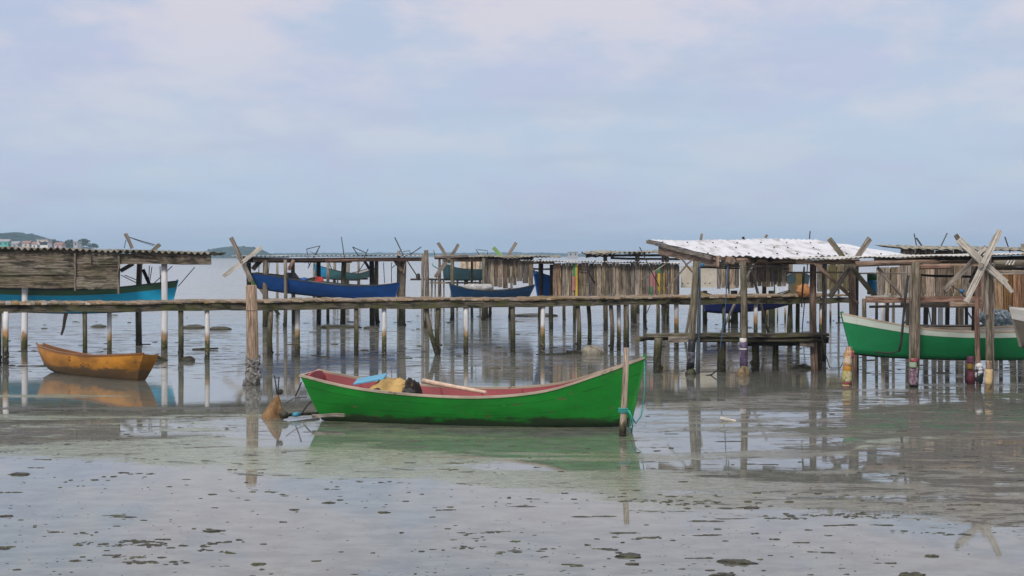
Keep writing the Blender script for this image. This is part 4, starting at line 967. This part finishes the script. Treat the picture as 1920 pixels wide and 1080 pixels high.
for px in (1886, 1892, 1898): brace(SH, (px, 496), (px + 5, 488), 1.5, WHITEP, YH - .9, d=.01, name='tie')
pH1 = post(SH, 1717, 492, 17, W_POST, Y=33.7, px_b=1713, seg=8, wob=.07); post(SH, 1708, 498, 8, W_GREY, Y=34.1, px_b=1707)
pH2 = post(SH, 1853, 480, 13, W_POST, Y=32.7, px_b=1854, seg=8, wob=.05); pH3 = post(SH, 1832, 524, 10, W_RED, Y=33.6, px_b=1836, seg=5); post(SH, 1827, 515, 9, W_DARK, Y=35.5, px_b=1821)
pH4 = post(SH, 1592, 650, 13, W_TAN, Y=34.3, px_b=1589); post(SH, 1862, 495, 6, W_GREY, Y=32.9, px_b=1861, seg=6)
sub(MB().beam(P(1850, 480, 32.6), P(1849, 590, 32.55), .07, .09, up=(0, 1, 0), seg=5), 'splint', W_GREY, pH2)
wrap(pH1, 1714, 672, 678, 16, 33.6, REDP, rough=.12); wrap(pH1, 1712, 679, 689, 15, 33.55, MINT, rough=.12); wrap(pH1, 1713, 688, 722, 17, 33.6, PINKP, rough=.14, lean=-1, seg=6)
wrap(pH4, 1591, 657, 687, 17, 34.2, ORP, rough=.1, lean=-2); wrap(pH4, 1588.5, 686, 696, 18, 34.2, AMB, rough=.08); wrap(pH4, 1588, 695, 716, 19, 34.2, YELP, rough=.1); wrap(pH4, 1588, 716, 721, 18, 34.2, REDP, rough=.12); wrap(pH4, 1587, 721, 730, 17, 34.2, YELP, rough=.1); wrap(pH4, 1599, 657, 671, 5, 34.1, REDP, rough=.2)
wrap(pH2, 1854, 676, 693, 12.5, 32.65, W_TAN); wrap(pH2, 1854, 692, 722, 15, 32.62, simple('cream_wrapping', (.52, .38, .20), .6, .2, 8), rough=.03, lean=-1); wrap(pH2, 1854, 722, 738, 17, 32.62, CONC, rough=.08)
BAGB = simple('black_white_bag', (.015, .016, .018), .35, .3, 10, .5, .6, (.55, .55, .58), (.55, .58))
sub(MB().blob(P(1836, 702, 33.4), .09, .09, .24, 4, .25, n=14, m=12), 'bag', BAGB, pH3); sub(MB().blob(P(1836, 686, 33.4), .085, .085, .06, 4, .2), 'bag_top', WHITEP, pH3)
pH5 = post(SH, 1821, 668, 12, W_BROWN, Y=34.6, px_b=1818); wrap(pH5, 1819, 668, 681, 14, 34.55, simple('magenta_wrap', (.15, .05, .09), .6, .4, 10)); wrap(pH5, 1818.5, 681, 692, 13, 34.55, simple('ochre_wrap', (.26, .16, .03), .5, .5, 10)); sub(MB().blob(P(1820, 708, 34.4), .13, .12, .2, 9, .3), 'wrapping', MAROON, pH5)
beamp(SH, (1624, 562), (1840, 561), 10, W_RED, 34.6, seg=6, name='rail'); beamp(SH, (1624, 556), (1690, 555), 2.5, W_WHITE, 34.9, name='rail'); beamp(SH, (1690, 569), (1792, 570), 6, W_GREY, 34.9, name='rail'); beamp(SH, (1780, 571), (1840, 571), 7, W_TAN, 34.5, name='rail')
brace(SH, (1645, 501), (1692, 556), 5, W_GREY, 34.4); beamp(SH, (1728, 516), (1822, 519), 4, W_DARK, 35.2); brace(SH, (1833, 500), (1818, 530), 5, W_DARK, 34.3)
rope(SH, [(1703, 516), (1697, 560), (1690, 640), (1686, 658)], 33.4, .03); rope(SH, [(1687, 658), (1670, 662), (1640, 660)], 33.6, .02)
W1 = MB().tube([P(1597, 500, 36.85), P(1597, 500, 37.2)], .06, 8).build('windlass', W_GREY, SH)
for p, q in (((1631, 447), (1556, 557)), ((1554, 447), (1641, 556))): sub(MB().beam(P(*p, 36.8), P(*q, 36.8 if p[0] > 1600 else 36.7), .06, 9.5 * 36.8 / F, up=(0, 0, 1), jit=.006), 'spoke', W_GPOST if p[0] < 1600 else W_GREY, W1)
W2 = MB().tube([P(1838, 498, 32.1), P(1856, 497, 32.8)], .06, 8).build('windlass', W_GREY, SH)
Yw = 32.2
for (p, q, wp, mt, dy) in [((1875, 432), (1812, 566), 10, W_WHITE, 0), ((1866, 441), (1814, 552), 5, W_WHITE, .06), ((1797, 449), (1885, 530), 13, W_WHITE, .25), ((1876, 519), (1897, 548), 8, W_WHITE, .25), ((1792, 440), (1812, 470), 8, W_GPOST, .3), ((1850, 463), (1771, 544), 10, W_GREY, .5), ((1849, 464), (1830, 480), 6, W_WHITE, .45)]:
    sub(MB().beam(P(*p, Yw + dy), P(*q, Yw + dy), .05, wp * Yw / F, up=(0, 0, 1), jit=.006, seg=4), 'spoke', mt, W2)
rope(SH, [(1784, 536), (1797, 544), (1812, 558)], Yw, .014); MB().blob(P(1803, 546, Yw), .06, .05, .05, 3).build('rope_knot', ROPE_B, SH)
MINTW = paint('pale_mint_strake', (.50, .56, .49), .3, (.25, .22, .18), fade=.1); GREEN2 = paint('deep_green_boat_paint', (.006, .17, .055), .1, (.03, .06, .03), fade=.12)
hG = Hull((PX(2060, 35.4), 35.4), (PX(1578, 34.9), 34.9), [(0, .5, 1.45, .72), (.25, .8, 1.26, .56), (.5, .85, 1.20, .55), (.72, .72, 1.27, .58), (.88, .42, 1.44, .63), (1, .03, 1.595, .70)], ik=(.25, .25), bf=.62, belly=.06)
boat('boat', 'deep green boat with pale mint band hanging under the right shelter', hG, (GREEN2, INGREY, RAILW, KEEL), strake=(.80, MINTW), thwarts=(.4, .7), ribs=False, group='boats hoisted in the shelters')
GREYB = paint('grey_boat_paint', (.13, .115, .09), .25, (.2, .18, .14)); WSTR = paint('chipped_white_strake', (.60, .58, .54), .5, (.2, .17, .12))
hJ = Hull((PX(2080, 30.5), 30.5), (PX(1893, 31.2), 31.2), [(0, .5, 1.85, 1.0), (.5, .6, 1.75, .95), (.85, .3, 1.83, 1.02), (1, .03, 1.86, 1.10)], ik=(.2, .22))
boat('boat', 'grey boat with chipped white top strake poking in at the right edge', hJ, (GREYB, INGREY, WSTR, KEEL), strake=(.72, WSTR), thwarts=(.5,), ribs=False, group='boats hoisted in the shelters')

# ------------------------------------------------------------------ sheds and things behind the right shelters
YK = 43.5
SK = thing('plank_shed', 'grey plank shed with dark mossy roof behind the right shelter', 'shed', V((PX(1790, YK), YK, 0)), 'boat shelters on piles')
MB().corr(V((PX(1684, YK), YK - .3, PZ(466, YK))), V((PX(1700, YK) + 6.5, YK - .3, PZ(473, YK))), V((PX(1684, YK), YK + 3.0, PZ(466, YK) + .12)), 26, .02, .012).build('roof', TIN_G, SK)
vplanks(SK, 1688, 1846, 467, 471, 556, 572, YK, W_WALL, .26); vplanks(SK, 1644, 1690, 500, 500, 556, 556, YK - .1, W_WALL, .2); vplanks(SK, 1838, 1990, 505, 505, 586, 586, 39.5, W_BROWN, .26)
beamp(SK, (1630, 575), (1850, 574), 5, W_DARK, YK - .3); beamp(SK, (1720, 613), (1990, 612), 7, W_DARK, 38.6, d=.8, name='platform')
for px, wp, bb, mt in [(1644, 6, 640, W_DARK), (1655, 8, 662, PVC), (1664, 8, 640, W_DARK), (1675, 6, 600, W_BANK), (1701, 9, 655, W_GPOST), (1737, 10, 645, W_DARK), (1751, 10, 660, W_GREY), (1764, 10, 660, PVC), (1777, 9, 658, W_DARK), (1795, 6, 640, W_GPOST), (1803, 11, 655, W_TAN), (1812, 7, 645, W_DARK), (1868, 7, 660, PVC), (1876, 8, 655, W_DARK), (1898, 13, 668, W_GPOST), (1912, 8, 655, W_DARK), (1620, 9, 655, W_GPOST)]:
    post(SK, px, 560, wp, mt, base=max(bb, 652), wob=.06)
o = MB().blob(P(1868, 600, 37.6), .42, .3, .27, 12, .35, 2.5, 16, 12).build('net_bundle', simple('blue_grey_netting', (.16, .21, .23), .7, .7, 14, .4, 1.0, (.5, .54, .55), (.56, .64)), None, P(1868, 615, 37.6)); tag(o, 'blue grey bundle of netting behind the green and white boat', 'net bundle')
mbw = MB()
BAR = thing('barrel', 'blue plastic barrel with green top hanging behind the right shelter rail', 'barrel', P(1635, 552, 39.5))
YB2 = 39.5; rb = 9 * YB2 / F
MB().tube([P(1635, y, YB2) for y in (552, 551, 540, 531, 529, 525.5)], [rb * .93, rb, rb * 1.0, rb, rb * 1.04, rb], 18, 0).build('body', simple('blue_barrel_plastic', (.012, .12, .25), .4, .15), BAR)
MB().tube([P(1635, y, YB2) for y in (525.5, 517, 512, 511)], [rb, rb * 1.02, rb * .98, rb * .85], 18, 0).build('top', simple('green_barrel_plastic', (.012, .085, .03), .4, .15), BAR)
o = MB().blob(P(1508, 545, 47.8), .23, .2, .21, 6, .35, 2.2, 14, 10).build('orange_sack', simple('orange_sacking', (.40, .18, .07), .8, .3, 9, .2, .8, (.6, .45, .33), (.56, .66)), None, P(1508, 557, 47.8)); tag(o, 'orange sack lying on the walkway beside the brown post', 'sack')
hM = Hull((PX(1540, 55.5), 60), (PX(1498, 55), 55), [(0, .3, 2.25, 1.5), (.4, .42, 2.15, 1.35), (.8, .32, 2.2, 1.4), (1, .12, 2.3, 1.5)], ik=(.2, .15))
boat('boat', 'tan boat with dark teal strake seen end on between the brown posts', hM, (paint('tan_boat_paint', (.20, .14, .05), .3), INGREY, DKRAIL, KEEL), strake=(.62, paint('dark_teal_strake', (.01, .085, .10), .2)), thwarts=(.5,), ribs=False, group='boats hoisted in the shelters')

# shelter with the cream panel and the blue boat with yellow stripe
YN = 61.5
SN = thing('boat_shelter', 'shelter with cream panel and short grey planks seen beneath the white roof', 'shelter', V((PX(1390, YN), YN, 0)), 'boat shelters on piles')
CREAM = simple('cream_board', (.50, .46, .38), .7, .1, 3, .3, .2, (.33, .28, .2), (.62, .72))
for x0, x1 in ((1276.5, 1311), (1311.5, 1343)): MB().beam(P(x0, 519, YN), P(x1, 519, YN), .03, 40 * YN / F, jit=.004).build('panel', CREAM, SN)
mb = MB()
for px in (1280, 1290, 1322, 1331): mb.blob(P(px, 531, YN - .03), .025, .02, .025, 1, 0, n=6, m=4)
mb.build('bolt', NAIL, SN)
vplanks(SN, 1344, 1386, 488, 488, 541, 541, YN, W_WALL, .17); vplanks(SN, 1392, 1480, 488, 488, 539, 534, YN + 1, W_WALL, .16); vplanks(SN, 1532, 1596, 496, 496, 545, 545, YN - 4, W_GPOST, .24)
MB().corr(V((PX(1270, YN), YN - .3, PZ(486, YN))), V((PX(1600, YN), YN - .3, PZ(486, YN))), V((PX(1270, YN), YN + 3, PZ(486, YN) + .15)), 34, .03, .012).build('roof', TIN_G, SN)
for px, tp, wp, mt, bb in [(1367, 490, 4, PVC_B, 606), (1430, 490, 5, PVC_B, 600), (1438, 490, 5, PVC_B, 600), (1452, 500, 3, GREENP, 605), (1458, 500, 3, PVC_B, 600), (1472, 500, 4, PVC_B, 600), (1322, 545, 9, W_POST, 608), (1376, 545, 14, W_GPOST, 609), (1391, 545, 6, W_DARK, 600), (1446, 545, 11, W_GPOST, 610), (1433, 530, 9, W_DARK, 606), (1483, 490, 8, W_POST, 615), (1557, 490, 4, PVC_B, 604), (1573, 490, 4, W_GPOST, 604)]: post(SN, px, tp, wp, mt, base=bb)
YSTR = paint('yellow_stripe', (.42, .27, .05), .25); NAVY = paint('navy_boat_paint', (.005, .012, .09), .1); BLK = paint('black_topside', (.012, .013, .02), .2)
hN = Hull((PX(1312, 60.3), 60.3), (PX(1500, 60.3), 60.3), [(0, .35, 1.50, .72), (.2, .6, 1.27, .66), (.45, .7, 1.14, .72), (.7, .6, 1.27, .80), (.88, .3, 1.50, .95), (1, .03, 1.66, 1.05)], ik=(.2, .25))
boat('boat', 'navy boat with yellow and black edge hanging beneath the cream panel', hN, (NAVY, INGREY, BLK, KEEL), strake=(.80, YSTR), thwarts=(.5,), ribs=False, group='boats hoisted in the shelters')
o = MB().blob(P(1348, 573, 60.3), .16, .12, .14, 3, .3).build('float', CONC, None, P(1348, 580, 60.3)); tag(o, 'small brown float hanging under the navy boat', 'float')
# spoke tips and rods above the roofs
for px0, y0, px1, y1, wp, Y, lab, mt in [(1316, 438, 1311, 470, 5, 52, 'single grey spoke tip above the left part of the white roof', W_GREY), (1393, 444, 1400, 470, 5, 54, 'short dark stub above the middle of the white roof', W_DARK), (1438, 440, 1424, 470, 5, 54, 'slanting grey spoke tip above the middle of the white roof', W_GREY),
                                      (1519, 433, 1516, 470, 2, 60, 'thin upright rod above the right part of the white roof', W_DARK), (1714, 438, 1721, 475, 2, 60, 'thin steep rod above the left end of the mossy roof', W_DARK), (1718, 446, 1738, 475, 3, 60, 'thicker leaning rod beside the steep rod above the mossy roof', W_DARK),
                                      (1776, 437, 1758, 475, 2, 60, 'rod leaning right above the middle of the mossy roof', W_DARK), (1884, 444, 1896, 478, 2.5, 60, 'dark rod leaning left behind the white spoked windlass', W_DARK)]:
    Yq = Y; mb = MB(); p = P(px0, y0, Yq); q = P(px1, y1, Yq); dirr = (q - p); foot = p + dirr * ((p.z + .2) / max(.1, -dirr.z)) if dirr.z < 0 else q
    mb.pole(foot, p, wp / 2 * Yq / F, seg=3); o = mb.build('hoist_spoke', mt, None, foot); tag(o, lab, 'hoist spoke', 'rods and spokes standing above the roofs')
post(SK, 1918, 457, 8, W_GREY, Y=48)

# ------------------------------------------------------------------ far boats, posts and hoists in open water
YT = 92.0
ST = thing('boat_hoist', 'bare hoist posts holding the far teal boat beyond the thin roofed shelter', 'boat hoist', V((PX(640, YT), YT, 0)), 'far boat hoists')
for px, tp, wp, pb in [(590, 489, 6, 589), (628, 489, 6, 627), (653, 489, 7, 652), (672, 489, 5, 674), (551, 489, 4, 551), (601, 520, 3, 601), (614, 521, 3, 614), (633, 521, 3, 633), (647, 522, 3, 647), (672, 522, 5, 672), (520, 489, 4.5, 520)]: post(ST, px, tp, wp, W_BANK, Y=YT + .5, px_b=pb)
beamp(ST, (590, 521), (690, 523), 3, W_DARK, YT, d=.6); beamp(ST, (656, 525), (676, 525), 3, W_BANK, YT - .4)
for pts in ([(575, 467), (600, 461), (593, 478), (575, 467), (580, 500)], [(600, 461), (577, 503)], [(640, 444), (648, 500)], [(661, 463), (671, 478)], [(661, 463), (686, 474)], [(690, 467), (682, 486)], [(671, 512), (685, 490)], [(617, 492), (622, 505)]): rope(ST, pts, YT - .5, .028, W_DARK, 'rod')
TEAL = paint('faded_teal_boat', (.035, .12, .13), .25); TEALB = paint('clear_blue_bow', (.015, .20, .40), .2)
hT = Hull((PX(698, YT), YT), (PX(589, YT - 2), YT - 2), [(0, .4, 2.15, 1.65), (.3, .7, 1.85, 1.5), (.6, .7, 1.95, 1.5), (.85, .4, 2.2, 1.6), (1, .05, 2.38, 1.75)], ik=(.2, .15))
b_ = boat('boat', 'far faded teal boat seen beyond the dark blue boat', hT, (TEAL, INGREY, DKRAIL, KEEL), thwarts=(.5,), ribs=False, group='boats hoisted in the far hoists')
hT.shell(inset=-.02, z0=0.02, z1=1.0, bottom=False, nt=8, t0=.82, t1=.998).build('bow_panel', TEALB, b_)
YU = 84.0
SU = thing('boat_hoist', 'far hoist platform carrying the dark teal boat behind the middle shelter', 'boat hoist', V((PX(860, YU), YU, 0)), 'far boat hoists')
for px, tp, wp, pb in [(824, 487, 5, 825), (876, 489, 6, 876), (810, 522, 4, 808), (816, 523, 3, 815), (858, 522, 4, 857), (872, 522, 5, 874), (901, 489, 5, 901), (832, 522, 3, 832)]: post(SU, px, tp, wp, W_BANK, Y=YU, px_b=pb)
beamp(SU, (770, 524), (905, 524), 3.5, W_DARK, YU, d=.5); beamp(SU, (806, 530), (905, 530), 3.5, W_BANK, YU - .3)
beamp(SU, (864, 497), (902, 497), 14, simple('tan_canvas_panel', (.50, .38, .27), .8), YU + .8, d=.04, name='canvas_panel')
rope(SU, [(810, 494), (812, 498), (824, 506)], YU, .03, ROPE_T); rope(SU, [(740, 445), (756, 478), (781, 516)], YU - 8, .03, W_DARK, 'rod'); rope(SU, [(768, 478), (790, 463)], YU - 8, .025, W_DARK, 'rod'); rope(SU, [(756, 472), (768, 470), (770, 478)], YU - 8, .02)
MB().blob(P(784, 519, YU - 1), .12, .1, .2, 3).build('block', W_DARK, SU)
for pts in ([(892, 467), (900, 480)], [(895, 468), (914, 470), (914, 480)], [(813, 469), (816, 480)]): rope(SU, pts, YU - 2, .02, W_DARK, 'rod')
DTEAL = paint('dark_teal_boat', (.02, .06, .075), .2)
hU = Hull((PX(940, YU), YU), (PX(831, YU - 1), YU - 1), [(0, .4, 2.2, 1.75), (.4, .7, 2.15, 1.6), (.8, .5, 2.25, 1.6), (1, .2, 2.5, 1.65)], ik=(.2, .05))
boat('boat', 'far dark teal boat with tan canvas behind it under the middle roof', hU, (DTEAL, INGREY, DKRAIL, KEEL), thwarts=(.5,), ribs=False, group='boats hoisted in the far hoists')
o = MB().pole(V((PX(440, 62), 75, -.3)), P(444, 478, 75), .09, .08).build('lone_post', W_BANK, None, V((PX(440, 75), 75, 0))); tag(o, 'lone slim post standing in open water left of the thin roofed shelter', 'post')

# ------------------------------------------------------------------ mounds, debris and clumps
for px, py, wx, hz, lab, mt in [(1110, 664, .34, .27, 'domed muddy stone in the channel behind the green bow', MUDL), (352, 677, .2, .13, 'small domed stone beside the wooden pile right of the canoe', MUD), (634, 614, .9, .12, 'long low mud heap at the foot of the far posts', MUD), (697, 616, .3, .1, 'dark low lump beyond the walkway beside a dark post', MUD), (411, 618, .45, .13, 'dark flat lump beyond the walkway left of the stout post', MUD),
                                (185, 613, .35, .1, 'dark lump in the far water above the canoe', MUD), (362, 615, .5, .14, 'dark ragged lump beyond the white pile', MUD), (293, 676, .3, .12, 'dark stone at the right end of the canoe', MUD), (1505, 691, .3, .1, 'dark flat mud lump under the landing stage', MUD), (1000, 592, 1.2, .12, 'flat dark mud bank under the grey plank shelter', MUD)]:
    g = G(px, py); o = MB().blob(g, wx, wx * .8, hz, int(px), .3, 1.8, 14, 10).build('mud_mound', mt, None, g); tag(o, lab, 'mound', 'mounds in the shallow water')
g = G(1074, 664); o = MB().beam(P(1062, 661, g.y), P(1088, 661, g.y), .2, .12, jit=.01).build('sunken_plank', W_DARK, None, g); tag(o, 'dark plank stub against the domed stone', 'plank')
o = MB().beam(P(1005, 664.5, 44.7), P(1062, 663, 44.7), .06, .04).build('sunken_branch', W_DARK, None, P(1030, 664.5, 44.7)); tag(o, 'thin dark branch lying in the water left of the domed stone', 'branch')
o = MB().beam(P(361, 655, 47), P(409, 653, 47), .1, .05).build('sunken_board', W_DARK, None, P(385, 655, 47)); tag(o, 'dark board floating beyond the white pile right of the canoe', 'board')
g = G(1366, 789); o = MB().beam(P(1352, 783, g.y), P(1380, 789, g.y), .10, .04, taper=.4).build('driftwood', simple('bleached_wood', (.55, .50, .42), .7), None, g); tag(o, 'bleached scrap of driftwood on the mud right of the boat', 'driftwood')
big = [(616, 943, .16, 'round olive weed clump in the near pool'), (720, 961, .15, 'olive weed clump in the near pool right of the round one'), (552, 956, .13, 'small olive clump left of the round olive clump'), (761, 940, .09, 'dark pebble sized clump nearest the algae edge'), (398, 996, .2, 'flat brown clump in the middle of the left pool'), (12, 968, .17, 'olive clump at the left edge of the near pool'), (37, 890, .3, 'wide ragged weed clump at the upper left of the pool'), (178, 900, .12, 'single olive clump near the algae edge on the left'),
       (484, 1058, .16, 'brown clump at the bottom left of centre'), (8, 1029, .13, 'dark clump at the bottom left corner'), (1380, 1055, .36, 'broad flat olive mud clump at the bottom right'), (1180, 1043, .3, 'long flat mud clump right of centre at the bottom'), (1186, 1058, .14, 'small olive clump just under the long flat one'), (1748, 1043, .17, 'olive green weed clump at the lower right'), (1712, 1079, .3, 'brown mud clump cut by the bottom edge on the right'), (1355, 1079, .25, 'dark mud clump cut by the bottom edge right of centre')]
for px, py, r_, lab in big:
    g = G(px, py); r_ *= .37; o = MB().blob(g, r_ * 1.25, r_ * .8, r_ * .22, int(px + py), .55, 2.4, 16, 9).build('weed_clump', MUD, None, g); tag(o, lab, 'weed clump', 'clumps on the wet mud')
# fine scatter nobody could count
mb = MB()
def sc_blob(x, y, r_, seed): mb.blob(V((x, y, 0)), r_ * random.uniform(1.0, 2.6), r_ * random.uniform(.8, 1.5), r_ * random.uniform(.18, .5), seed, .55, 2.2, 8, 5)
for k in range(700):
    py = 860 + 230 * random.random() ** .9; px = random.uniform(-60, 1980); g = G(px, py)
    e = g.y + .49 * g.x
    if e > 19.4 and random.random() < .55: continue
    if mnoise.noise(V((g.x * .35, g.y * .55, 5))) < -.02 and random.random() < .75: continue
    sc_blob(g.x, g.y, random.choice((.006, .008, .01, .014, .02)) * random.uniform(.7, 1.2), k)
for k in range(520):
    py = random.uniform(775, 960); px = random.uniform(-60, 1980); g = G(px, py)
    if mnoise.noise(V((g.x * .25, g.y * .4, 9))) < .02: continue
    sc_blob(g.x, g.y, random.choice((.009, .013, .022)) * random.uniform(.7, 1.3) * (1.5 if px > 1150 else 1), k)
for k in range(420):
    py = random.uniform(590, 700); px = random.uniform(-60, 1980); g = G(px, py)
    if mnoise.noise(V((g.x * .12, g.y * .2, 2))) < .0: continue
    sc_blob(g.x, g.y, random.choice((.03, .045, .07)) * random.uniform(.7, 1.4), k)
# strings of small weed lumps
for px, py, ln, n in [(240, 1022, 1.2, 44), (270, 1016, .5, 36), (830, 1030, .7, 16), (285, 1054, .7, 18), (420, 1018, .45, 14), (410, 1034, .4, 12), (235, 1043, .4, 18), (900, 1000, .5, 12), (1210, 1008, .35, 14), (1130, 1030, .3, 14), (1470, 972, .5, 20), (1560, 965, 1.1, 40), (1640, 970, .8, 24), (1225, 940, .9, 26), (720, 905, .8, 12), (130, 1000, .6, 14), (255, 887, .5, 20), (1000, 1030, .4, 12), (1300, 945, .7, 20), (1750, 1000, .8, 16)]:
    g = G(px, py); sl_ = random.uniform(-.12, .12)
    for k in range(n):
        t = random.uniform(-1, 1); sc_blob(g.x + t * ln * .5, g.y + t * sl_ + random.gauss(0, .05), random.uniform(.007, .024), k)
for k in range(130):
    py = random.uniform(800, 1078); px = random.uniform(-60, 1980); g = G(px, py)
    if mnoise.noise(V((g.x * .3, g.y * .5, 12))) < -.1: continue
    l_ = random.uniform(.03, .17) * (1.5 if px > 1100 and py < 980 else 1); an = random.uniform(-.5, .5)
    for q in range(random.randint(2, 5)):
        t = random.uniform(-1, 1); mb.blob(V((g.x + t * l_ * math.cos(an), g.y + t * l_ * math.sin(an) * .5, 0)), l_ * random.uniform(.25, .7), random.uniform(.008, .022), random.uniform(.003, .010), k * 7 + q, .6, 2.6, 8, 5)
for k in range(900):
    py = 850 + 230 * random.random(); px = random.uniform(-60, 1980); g = G(px, py)
    if mnoise.noise(V((g.x * .5, g.y * .7, 21))) < -.05: continue
    sc_blob(g.x, g.y, random.uniform(.003, .007), k)
o = mb.build('weed_debris', MUD); tag(o, 'scattered dark specks of weed and mud over the wet flat', 'debris', kind='stuff')

# ------------------------------------------------------------------ the air
mb = MB()
x0, x1, y0_, y1_, z0, z1 = -3600, 3600, -60, 6100, -1.5, 60
mb.v = [V(p) for p in ((x0, y0_, z0), (x1, y0_, z0), (x1, y1_, z0), (x0, y1_, z0), (x0, y0_, z1), (x1, y0_, z1), (x1, y1_, z1), (x0, y1_, z1))]
for q in ((0, 3, 2, 1), (4, 5, 6, 7), (0, 1, 5, 4), (1, 2, 6, 5), (2, 3, 7, 6), (3, 0, 4, 7)): mb.face(q, [(0, 0)] * 4)
hm = bpy.data.materials.new('haze'); hm.use_nodes = True; s = NT(hm.node_tree)
pvn = s.n('ShaderNodeVolumePrincipled', None, Color=(.58, .79, 1.0), Density=.00026, Anisotropy=0.1)
s.n('ShaderNodeOutputMaterial', None, Volume=pvn.outputs[0])
o = mb.build('haze', hm); tag(o, 'pale haze over the bay', 'haze', kind='stuff')
